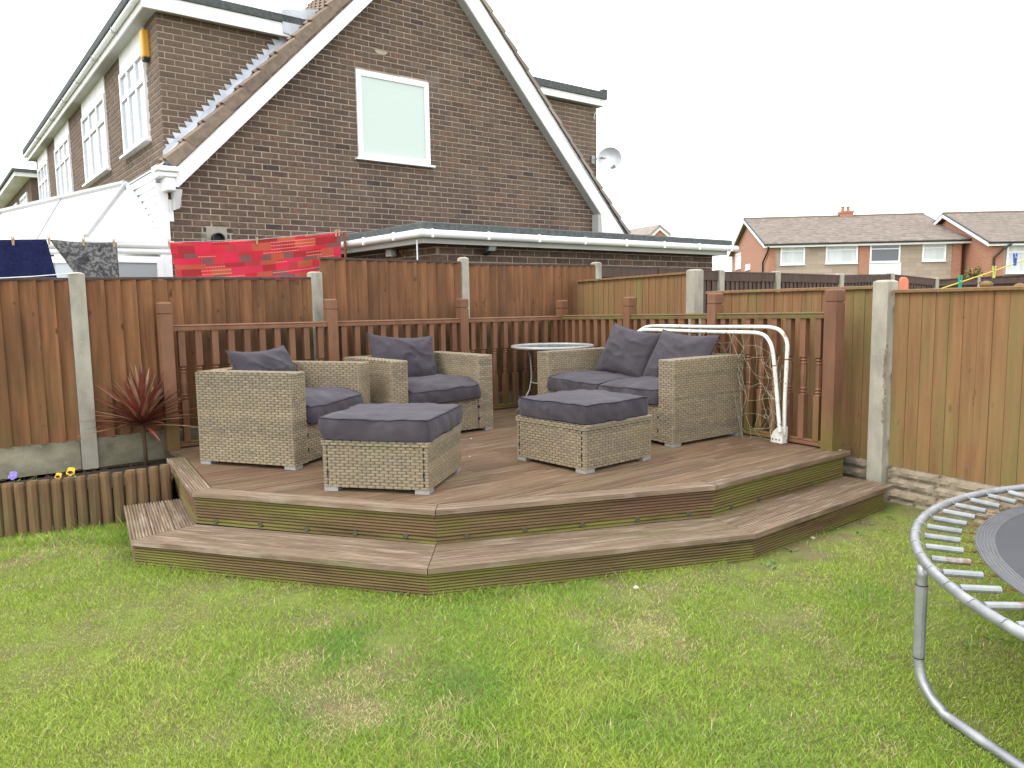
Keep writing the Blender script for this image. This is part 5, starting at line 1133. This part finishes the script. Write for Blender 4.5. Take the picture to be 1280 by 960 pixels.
# junction box / tap lagging on the garage corner
c=fvv(507,313); c=onv(499,314,PF+DG*g0,DE)-DG3*.03; jb=thing('junction_box','small grey white outdoor box with rusty bracket on the garage side wall','box',c)
m2=MB(); m2.obox(c-ZU*.06,DE3*.13,-DG3*.08,ZU*.13); obj('box_body',m2,'dishgrey',jb,bevel=.01)
m2=MB(); m2.tube(arc([c-DG3*.05+ZU*.07,c-DG3*.05+ZU*.03-DE3*.12,c-DG3*.04-ZU*.06-DE3*.2,c-DG3*.02-ZU*.1-DE3*.14],4),.008,6); m2.tube([c-DG3*.05+ZU*.05,c-DG3*.07-DE3*.1-ZU*.03,c-DG3*.05-ZU*.10],.006,5); obj('bracket',m2,'rust',jb)
m2=MB(); c=onv(521.5,312,PF-DE*.15+DG*g0,DG); m2.tube([c-ZU*.7,c+ZU*.10],.008,6); o=obj('pole',m2,'dishgrey',label='thin pale metal rod rising behind the raised fence panel',cat='rod',base=(c.x,c.y,c.z-.7))
# ------------------------------------------------------------------ conservatory
an=atY(157,231,9.95); ra=atY(-70,283,11.2); er=atY(204,301,9.15); em=atY(107,298,8.6); el_=atY(-70,300,9.6)
cons=thing('conservatory','white roofed conservatory against the left side of the brick house, washing hung before it','conservatory',(em.x,em.y,0))
def panel(nm,P,mt,th=.02,par=cons):
    m2=MB(); n_=(P[1]-P[0]).cross(P[2]-P[0]).normalized(); n_=n_ if n_.z>0 else -n_; m2.prism(P,n_*-th); return obj(nm,m2,mt,par)
em2=Vector((em.x,em.y,er.z)); 
M['polyc']=glassmat('white_polycarbonate',(.74,.75,.76),.25); M['polyc'].node_tree.nodes['Principled BSDF'].inputs['Specular IOR Level'].default_value=.5
z_e=er.z; em=onz(107,299,z_e) if False else Vector((em.x,em.y,z_e)); el_=Vector((el_.x,el_.y,z_e))
mid=er.lerp(em,.5)
panel('roof_panel',[an,em,mid],'polyc'); panel('roof_panel',[an,mid,er],'polyc')
k=3
for i in range(k):
    a=an.lerp(ra,i/k);b=an.lerp(ra,(i+1)/k);c=em.lerp(el_,(i+1)/k);d=em.lerp(el_,i/k); panel('roof_panel',[a,d,c,b],'polyc')
for P_,r_ in (([an,em],.028),([an,er],.035),([an,ra],.045)):
    m2=MB(); m2.tube([p+ZU*.015 for p in P_],r_,6); obj('roof_bar',m2,'soffit' if P_[1] is not er else 'lead',cons)
for i in range(1,k): m2=MB(); m2.tube([an.lerp(ra,i/k)+ZU*.01,em.lerp(el_,i/k)+ZU*.01],.016,5); obj('roof_bar',m2,'soffit',cons)
m2=MB(); m2.tube([an,an.lerp(er,.5)+ZU*.0],.03,5); obj('roof_bar',m2,'white',cons)
m2=MB(); m2.tube([er+DG3*.12-ZU*.05,er-ZU*.05,em-ZU*.05+OUT*.03,el_-ZU*.05],.05,10); obj('gutter',m2,'white',cons,smooth=True)
m2=MB(); m2.tube([er+DG3*.12-ZU*.13,er-ZU*.13,em-ZU*.13,el_-ZU*.13],.035,8); obj('eave_trim',m2,'white',cons,smooth=True)
for a,b in ((er,em),(em,el_)):
    d=Vector((b.x-a.x,b.y-a.y)); L=d.length; d.normalize(); o=Vector((d.y,-d.x,0)); o=o if o.y<0 else -o
    m2=MB(); m2.obox(Vector((a.x,a.y,.0)),v2(d)*L,-o*.1,ZU*.7); obj('dwarf_wall',m2,'brick',cons)
    n_=1 if a is er else 4
    for i in range(n_): casement(cons,Vector((a.x,a.y)),d,o,L*i/n_+.02,L*(i+1)/n_-.02,.72,z_e-.19,.075,trans=(.7,) if a is not er else (),glass='glass',proud=.03,depth=.09)
    m2=MB(); m2.obox(Vector((a.x,a.y,.72))-o*.16,v2(d)*L,-o*.01,ZU*(z_e-.95)); bl_=obj('blind',m2,'curtain',cons)
# ------------------------------------------------------------------ washing
PW=gvn(1.35); wv=lambda x,y:onv(x,y,PW,DG)
def colmat(name,attr='Col',rough=.9):
    m=bpy.data.materials.new(name); m.use_nodes=True; b=m.node_tree.nodes['Principled BSDF']; a=m.node_tree.nodes.new('ShaderNodeAttribute'); a.attribute_name=attr
    m.node_tree.links.new(a.outputs['Color'],b.inputs['Base Color']); b.inputs['Roughness'].default_value=rough; b.inputs['Specular IOR Level'].default_value=.15; return m
M['patch']=colmat('red_patchwork_cloth')
def cloth(name,tl,tr,drop,nu,nv,mats,label,cat,colf=None,skew=(0,0),wave=.02,seed=1,sag=.03,group=None):
    vs=[];fs=[];cl=[]
    for j in range(nv+1):
        for i in range(nu+1):
            u=i/nu;v=j/nv; p=tl.lerp(tr,u)+ZU*(-sag*4*u*(1-u))-ZU*drop*v+DG3*((skew[0]*(1-u)+skew[1]*u)*v); p+=OUT*(wave*math.sin(u*17+seed+v)*(.25+v)+.012*noise.noise(Vector((u*9,v*4,seed)))); vs.append(p)
    for j in range(nv):
        for i in range(nu):
            a=j*(nu+1)+i; fs.append((a,a+nu+1,a+nu+2,a+1))
            if colf: cl+=[colf((i+.5)/nu,(j+.5)/nv)]*4
    base=tl.lerp(tr,.5); me=bpy.data.meshes.new(name); me.from_pydata([v-base for v in vs],[],fs); me.materials.append(M[mats]); me.polygons.foreach_set('use_smooth',[True]*len(fs))
    if colf:
        ca=me.color_attributes.new('Col','FLOAT_COLOR','CORNER'); ca.data.foreach_set('color',[x for c in cl for x in (*c,1)])
    me.update(); o=bpy.data.objects.new(name,me); o.location=base; link(o,None,label,cat,group)
    so_=o.modifiers.new('thick','SOLIDIFY'); so_.thickness=.003; return o
rp_=random.Random(12); PALS=[(.50,.028,.045),(.32,.03,.035),(.55,.035,.07),(.38,.045,.05),(.19,.085,.075),(.52,.04,.055),(.42,.09,.05),(.55,.03,.06),(.34,.03,.035)]
rows=[]
for r_ in range(14):
    x=-rp_.random()*.06;row=[]
    while x<1: wd=rp_.uniform(.055,.12); row.append((x,x+wd,rp_.randrange(len(PALS)),rp_.random()<.4)); x+=wd
    rows.append(row)
hts=[0,.05,.15,.21,.30,.36,.45,.52,.60,.68,.76,.84,.92,1.01]
def patch(u,v):
    r_=max(i for i,h in enumerate(hts) if v>=h); r_=min(r_,12)
    for a,b,c,st in rows[r_]:
        if a<=u<b:
            k=PALS[c]
            if st and (int(v*84)%4==0) and (int(u*260)%4<3) : return (.66,.22,.16)
            return k
    return PALS[0]
rl,rt_=wv(211,303),wv(426,289.5)
cloth('bedspread',rl,rt_,.78,260,84,'patch','red patchwork bedspread pegged on the washing line in front of the gable','bedspread',patch,(.12,-.03),.028,2,.03)
nl,nr=wv(-25,300),wv(58,299); gl_,gr_=wv(62,299.5),wv(146,303)
M['navy']=mat('navy_towel',[(0,(.012,.016,.07)),(1,(.014,.018,.08))],.95,(60,60,60),.5,.5,220)
M['leop']=mat('grey_patterned_cloth',[(0,(.10,.10,.105)),(1,(.10,.10,.105))],.9,(14,14,14),.45,.2,100,layer=[((.27,.26,.24),(34,34,34),.49,.53,.9),((.035,.035,.04),(8,8,8),.56,.62,.8)])
cloth('towel',nl,nr,.42,24,14,'navy','dark navy towel hanging on the washing line at the far left','towel',None,(0,.07),.012,3,.0)
cloth('patterned_cloth',gl_,gr_,.55,30,20,'leop','grey mottled cloth pegged between the navy towel and the white conservatory corner','cloth',None,(.33,.0),.015,4,.01)
m2=MB(); m2.tube([wv(-60,299),nl,nr,gl_,gr_,wv(180,303),rl,rl.lerp(rt_,.5)-ZU*.028,rt_,wv(440,290)],.0035,5); m2.tube(arc([wv(440,290),onv(500,299,gvn(1.5),DG),onv(556,311,gvn(1.6),DG),onv(580,312,gvn(1.6),DG)],3),.003,5); obj('washing_line',m2,'grey_rope',label='grey rope washing line carrying the red bedspread and dark towels',cat='washing line',base=rl)
def peg(p,mt,lab,h=.07,group='pegs on the grey line',tilt=0):
    t=thing('clothes_peg',lab,'clothes peg',p,0,group)
    for a in (-1,1): m2=MB(); m2.hexa([p+Vector((a*.003+x,y,z)) for x,y,z in ((-.004,-.006,-h*.75),(.004,-.006,-h*.75),(.004,.006,-h*.75),(-.004,.006,-h*.75),(-.003+a*.007,-.006,h*.45),(.003+a*.007,-.006,h*.45),(.003+a*.007,.006,h*.45),(-.003+a*.007,.006,h*.45))]); obj('peg_half',m2,mt,t)
    m2=MB(); m2.lathe(p+Vector((0,-.008,.005)),[(.006,0),(.006,.016)],8,axis=(0,1,0)); obj('spring',m2,'foot',t)
for u,lab in ((.0,'wooden peg on the left corner of the red bedspread'),(.475,'wooden peg in the middle of the red bedspread'),(.965,'left wooden peg of the pair on the right corner of the red bedspread'),(.985,'right wooden peg of the pair on the right corner of the red bedspread')):
    peg(rl.lerp(rt_,u)-ZU*.028*4*u*(1-u)+OUT*.01,'peg',lab)
for x,y,lab in ((16,299.5,'small wooden peg near the middle of the navy towel'),(61,299,'small wooden peg between the navy towel and the patterned cloth'),(104,300.5,'small wooden peg in the middle of the patterned cloth'),(142,302,'small wooden peg on the right corner of the patterned cloth')): peg(wv(x,y)+OUT*.01,'peg',lab)
c=wv(431,300); m2=MB(); m2.lathe((c.x,c.y,.0),[(.018,0),(.016,c.z+.09),(.010,c.z+.095)],8); obj('line_post',m2,'rust',label='thin rusty line post at the right end of the red bedspread',cat='post',base=(c.x,c.y,0))
# wire along the left fence top
m2=MB(); nF=Vector((-FL.y,FL.x,0)); nF=nF if nF.y<0 else -nF; a=onv(-20,349,FC,DL)+nF*.06; b=onv(97,341.5,FC,DL)+nF*.055; m2.tube([a,a.lerp(b,.5)-ZU*.004,b,b+nF*-.05],.0035,5); obj('wire',m2,'dishgrey',label='pale wire strung along the top of the fence to the leftmost concrete post',cat='wire',base=a)
# ------------------------------------------------------------------ yellow line beyond the right fence
PY=Vector((3.1,5.35)); yv=lambda x,y: onv(x,y,PY,Vector((1,-.12)).normalized())
ya,yb_=yv(1176,361),yv(1310,314); m2=MB(); m2.tube([ya,ya.lerp(yb_,.5)-ZU*.006,yb_],.0045,6); obj('yellow_line',m2,'yellow_rope',label='yellow washing line sloping up to the right beyond the olive fence',cat='washing line',base=ya)
for x,y,mt,lab,hh in ((1200,352,'green_plastic','green plastic peg, lowest on the yellow line',.10),(1242.5,338,'lime_plastic','lime yellow plastic peg between the green and blue ones',.07),(1269,322.5,'blue_plastic','blue plastic peg, highest on the yellow line',.07)):
    peg(yv(x,y),mt,lab,hh,'plastic pegs on the yellow line')
c=yv(1130,352); m2=MB(); m2.prism([c+Vector((a,0,b)) for a,b in ((-.024,-.06),(.036,-.06),(.036,.0),(.028,.022),(.012,.032),(-.01,.032),(-.022,.018))],(0,.03,0)); oo=obj('orange_handle',m2,'orange_plastic',label='orange plastic tool handle poking up behind the near concrete post',cat='handle',base=c,bevel=.006)
m2=MB(); m2.lathe(c+Vector((.022,-.002,.01)),[(.014,0),(.014,-.004)],10,axis=(0,-1,0)); 
for x,y in ((1233,357),(1275,360)):
    c=onv(x,y,PR-Vector((-FR.y,FR.x))*-.12,FR); m2=MB(); m2.lathe(c-ZU*.05,[(.025,.01),(.028,.04),(.038,.05),(.038,.062),(.024,.075),(.008,.08)],10); obj('post_cap',m2,'fenceR',frr,smooth=True)
# ------------------------------------------------------------------ far houses
def gabled(root,c0,fd_,fl_,dep,zE,zA,wallm,roofm,gwall='farbrick',over=.35):
    """c0: near-left corner (2D); facade runs along fd_ for fl_; depth goes back"""
    fd3=v2(fd_); bk=Vector((-fd_.y,fd_.x)); bk=bk if bk.y>0 else -bk; b3=v2(bk); C=v2(c0)
    m2=MB(); m2.prism([C,C+b3*dep,C+b3*dep+ZU*zE,C+b3*dep*.5+ZU*(zA-.25),C+ZU*zE],fd3*.15); obj('gable_wall',m2,gwall,root)
    m2=MB(); m2.prism([C+fd3*fl_,C+b3*dep+fd3*fl_,C+b3*dep+fd3*fl_+ZU*zE,C+b3*dep*.5+fd3*fl_+ZU*(zA-.25),C+fd3*fl_+ZU*zE],-fd3*.15); obj('gable_wall',m2,gwall,root)
    m2=MB(); m2.obox(C+fd3*.151+b3*.02,fd3*(fl_-.302),b3*.15,ZU*zE); obj('front_wall',m2,wallm,root)
    sl=(zA-zE)/(dep*.5); rows_=26; A0=C-b3*over+ZU*(zE-over*sl+.12)-fd3*over; top=C+b3*dep*.5+ZU*(zA+.12)-fd3*over; mb_=MB()
    for i in range(rows_):
        a=A0.lerp(top,i/rows_); b=A0.lerp(top,(i+1)/rows_); L=fl_+2*over; nseg=44
        for j in range(nseg):
            p=a+fd3*(L*j/nseg); q=b+fd3*(L*j/nseg); e=fd3*(L/nseg*.985); mb_.add([p+ZU*.05,p+e+ZU*.05,q+e,q,p-ZU*.03,p+e-ZU*.03],[(0,1,2,3),(4,5,1,0)],R()*.6+.4*(i%2))
    obj('roof',mb_,roofm,root,kind='stuff')
    m2=MB(); z0=C+b3*(dep+over)+ZU*(zE-over*sl+.12)-fd3*over; m2.add([top,top+fd3*(fl_+2*over),z0+fd3*(fl_+2*over),z0],[(3,2,1,0)]); obj('rear_roof',m2,roofm,root)
    for s in (-over-.02,fl_+over-.04):
        for side in (0,1):
            e=C-b3*over+ZU*(zE-over*sl) if side==0 else C+b3*(dep+over)+ZU*(zE-over*sl); tp=C+b3*dep*.5+ZU*zA
            m2=MB(); m2.prism([e+fd3*s-ZU*.14,tp+fd3*s-ZU*.14,tp+fd3*s+ZU*.06,e+fd3*s+ZU*.06],fd3*.06); obj('bargeboard',m2,'whitep',root)
            m2=MB(); m2.prism([e+fd3*s+ZU*.065,tp+fd3*s+ZU*.065,tp+fd3*s+ZU*.16,e+fd3*s+ZU*.16],fd3*.07); obj('verge',m2,'felt',root)
    m2=MB(); m2.tube([top+ZU*.02,top+fd3*(fl_+2*over)+ZU*.02],.1,6); obj('ridge',m2,'tile',root)
    m2=MB(); m2.obox(A0+ZU*-.24+b3*.02,fd3*(fl_+2*over),b3*.03,ZU*.2); obj('fascia',m2,'whitep',root)
    m2=MB(); m2.tube([A0+ZU*-.06-b3*.03,A0+fd3*(fl_+2*over)+ZU*-.06-b3*.03],.06,6); obj('gutter',m2,'black',root)
    return C,fd3,b3
c0=atY(960,345,50); zE=atY(960,305.5,50).z; rgt=onz(1205,300,zE); rp2=Vector((rgt.x,rgt.y)); fd_=(rp2-Vector((c0.x,c0.y))); 
# keep both facade ends on one line with the measured bearing
fd_=Vector((atY(1201,345,48.6).x-c0.x,48.6-50)); fl_=fd_.length; fd_.normalize()
h1=thing('semi_detached_house','far pair of brick and stone clad houses with brown tiled roof and central chimney','house',(c0.x+6,c0.y,0))
apex=atY(933,276,57); C,fd3,b3=gabled(h1,Vector((c0.x,c0.y)),fd_,fl_,14.,zE,apex.z,'farstone','fartile')
CF=Vector((c0.x,c0.y)); hv=lambda x,y: onv(x,y,CF,fd_); sh=lambda x,y:(Vector((hv(x,y).x,hv(x,y).y))-CF).dot(fd_)
OUTF=-b3
for x0,x1 in ((960.5,969),(1073.5,1086.5),(1190,1200.5)):
    a=sh(x0,320);b=sh(x1,320); m2=MB(); m2.obox(C+fd3*a+OUTF*.0,fd3*(b-a),OUTF*.06,ZU*(zE-.02)); obj('brick_pier',m2,'farbrick',h1)
for x0,x1,y0,y1,gm_ in ((975.5,1006,308.5,331.5,'curtain'),(1032,1072,307,330,'curtain'),(1087,1125,305.5,328.5,'dglass'),(1152.5,1182,304.5,327,'curtain')):
    za=hv(x0,y1).z; zb2=hv(x0,y0).z; casement(h1,CF,fd_,OUTF,sh(x0,320),sh(x1,320),za,zb2,.10,mull=(),trans=(.74,),glass=gm_,proud=.05,depth=.12)
a=sh(1086,335);b=sh(1126,335); m2=MB(); m2.obox(C+fd3*a+ZU*(hv(1086,328.5).z-2.2),fd3*(b-a),OUTF*.05,ZU*2.15); obj('white_panel',m2,'whitep',h1)
cx_=sh(1049,300);cx2=sh(1064,300); zt_=atY(1056,264.5,56).z; zb3=atY(1056,280,56).z; cp_=onv(1049,300,CF+Vector((b3.x,b3.y))*6.9,fd_); o3=Vector((cp_.x,cp_.y,0))-b3*.4; m2=MB(); m2.obox(o3+ZU*(zb3-.6),fd3*(cx2-cx_)*1.1,b3*.9,ZU*(zt_-zb3+.6)); m2.obox(o3+ZU*(zt_-.12)-fd3*.05-b3*.05,fd3*((cx2-cx_)*1.1+.1),b3*1.,ZU*.13); ch=obj('chimney',m2,'farbrick',h1)
m2=MB(); m2.obox(o3+ZU*(zb3-.25)-fd3*.12-b3*.2,fd3*((cx2-cx_)*1.1+.24),b3*.3,ZU*.12); obj('chimney_flashing',m2,'lead',ch)
for k in (.25,.7): m2=MB(); m2.lathe(o3+fd3*((cx2-cx_)*1.1*k)+b3*.45+ZU*zt_,[(.13,0),(.11,.3),(.14,.32),(.13,.38)],10); obj('chimney_pot',m2,'farbrick',ch)
gdir=Vector((b3.x,b3.y)); gx=lambda x,y: onv(x,y,CF,gdir); sgx=lambda x,y:(Vector((gx(x,y).x,gx(x,y).y))-CF).dot(gdir)
for x0,x1,y0,y1 in ((920,926.3,318,337),(932.5,938,331,338)):
    casement(h1,CF,gdir,-fd3,sgx(x1,330),sgx(x0,330),gx(x0,y1).z,gx(x0,y0).z,.10,glass='glass',proud=.05,depth=.1)
m2=MB(); p=C-fd3*.1+ZU*(zE-.2); m2.tube([p+OUTF*.45,p+OUTF*.3-ZU*.25,p-ZU*.9+b3*1.2,p-ZU*4.6+b3*1.2],.06,6); obj('downpipe',m2,'black',h1)
# second far house
c0=atY(1237,345,46); zE2=atY(1247,302,46).z; h2=thing('detached_house','second far brick house at the right edge with dark downpipe on its corner','house',(c0.x+3,c0.y,0))
ap2=atY(1198,269.5,51.5); fd2_=Vector((1,-.06)).normalized(); C,fd3,b3=gabled(h2,Vector((c0.x,c0.y)),fd2_,9.,10.5,zE2,ap2.z,'farstone','fartile')
CF2=Vector((c0.x,c0.y)); q2=lambda x,y:(Vector((onv(x,y,CF2,fd2_).x,onv(x,y,CF2,fd2_).y))-CF2).dot(fd2_); a=q2(1253,330); m2=MB(); m2.obox(C,fd3*a,-b3*.06,ZU*(zE2-.02)); obj('brick_pier',m2,'farbrick',h2)
for a,b in ((q2(1258,320),q2(1258,320)+2.4),(5.2,7.4)): casement(h2,CF2,fd2_,-b3,a,b,onv(1258,342,CF2,fd2_).z,onv(1258,305,CF2,fd2_).z,.1,mull=(.5,),trans=(.72,),glass='curtain',proud=.05,depth=.12)
m2=MB(); p=C+fd3*.15+ZU*(zE2-.15); m2.tube([p-b3*.45+fd3*.8,p-b3*.3-ZU*.3+fd3*.4,p-b3*.12-ZU*.8,p-b3*.12-ZU*4],.07,6); obj('downpipe',m2,'black',h2)
# small distant gable above the garage roof
c0=atY(815,310,45); sh_=thing('small_house','distant small roof with white gable peeping over the garage roof','house',(c0.x,c0.y,0))
zt_=atY(824.5,285,45).z; zl=atY(812,297,45).z; wL=atY(812,297,45).x; wR=atY(838,299,45).x; xm=atY(824.5,285,45).x
m2=MB(); m2.prism([(wL,45,0),(wR,45,0),(wR,45,zl),(xm,45,zt_-.1),(wL,45,zl)],(0,.2,0)); obj('gable_wall',m2,'farbrick',sh_)
for a,b in ((wL,xm),(wR,xm)): 
    m2=MB(); m2.prism([(a,44.9,zl-.12),(b,44.9,zt_-.12),(b,44.9,zt_+.06),(a,44.9,zl+.06)],(0,.08,0)); obj('bargeboard',m2,'whitep',sh_)
    m2=MB(); m2.prism([(a,44.85,zl+.065),(b,44.85,zt_+.065),(b,44.85,zt_+.2),(a,44.85,zl+.2)],(-3.2,7,0)); obj('roof_slope',m2,'fartile',sh_)
# shrub in front of the far houses
c=atY(1216,345,30); sb=thing('shrub','thin yellow green shrub with bare twigs before the gap between the far houses','shrub',(c.x,c.y,0))
m2=MB(); m3=MB()
for i in range(26):
    a=R()*6.28; tp=c+Vector((math.cos(a)*U(.1,.5),math.sin(a)*U(0,.4),U(-.1,.35))); m2.tube([(c.x+U(-.1,.1),c.y,0),c.lerp(tp,.4)-ZU*.3,tp],.012,4)
    for k in range(9): p=c.lerp(tp,U(.3,1.05)); d=Vector((U(-1,1),U(-1,1),U(-.3,1))).normalized()*.07; s=Vector((-d.y,d.x,d.z*.3))*.5; m3.add([p,p+d+s,p+d*2,p+d-s],[(0,1,2,3)],R())
obj('twig',m2,'stemwood',sb,kind='stuff'); plain('olive_leaf',(.22,.22,.05)); obj('foliage',m3,'olive_leaf',sb,kind='stuff')
# little bits: pebbles on the deck and a pale scrap on the lawn
for x,y,z,lab in ((589,548.5,ZD,'larger white crumb lying on the deck beside the armchair facing the lawn'),(587,571,ZD,'tiny white crumb on the deck just right of the left footstool'),(1050,563,ZD,'small white scrap on the deck at the foot of the tall end post')):
    p=onz(x,y,z); m2=MB(); m2.lathe(p,[(.006,0),(.009,.003),(.004,.006)],6); obj('crumb',m2,'debris',label=lab,cat='debris',base=p)
for x,y,lab in ((795,735,'pale broken stone lying on the lawn below the long step'),(1016,673,'grey pebble in the grass beside the right step')):
    p=onz(x,y,.005); m2=MB(); m2.lathe(p,[(.010,-.005),(.015,.003),(.008,.010)],7); obj('pebble',m2,'debris',label=lab,cat='stone',base=p)
fy=onz(1200,757,.02); t=thing('dandelion','small yellow dandelion in the grass under the trampoline rim','flower',fy); m2=MB()
for i in range(10): a=i*.628; d=Vector((math.cos(a),math.sin(a),.3))*.014; s=Vector((-d.y,d.x,0))*.3; m2.add([fy+ZU*.02,fy+ZU*.02+d+s,fy+ZU*.02+d-s],[(0,1,2)])
obj('petals',m2,'petal_yellow',t); m2=MB(); m2.tube([fy-ZU*.02,fy+ZU*.02],.002,4); obj('stem',m2,'leaf_green',t)
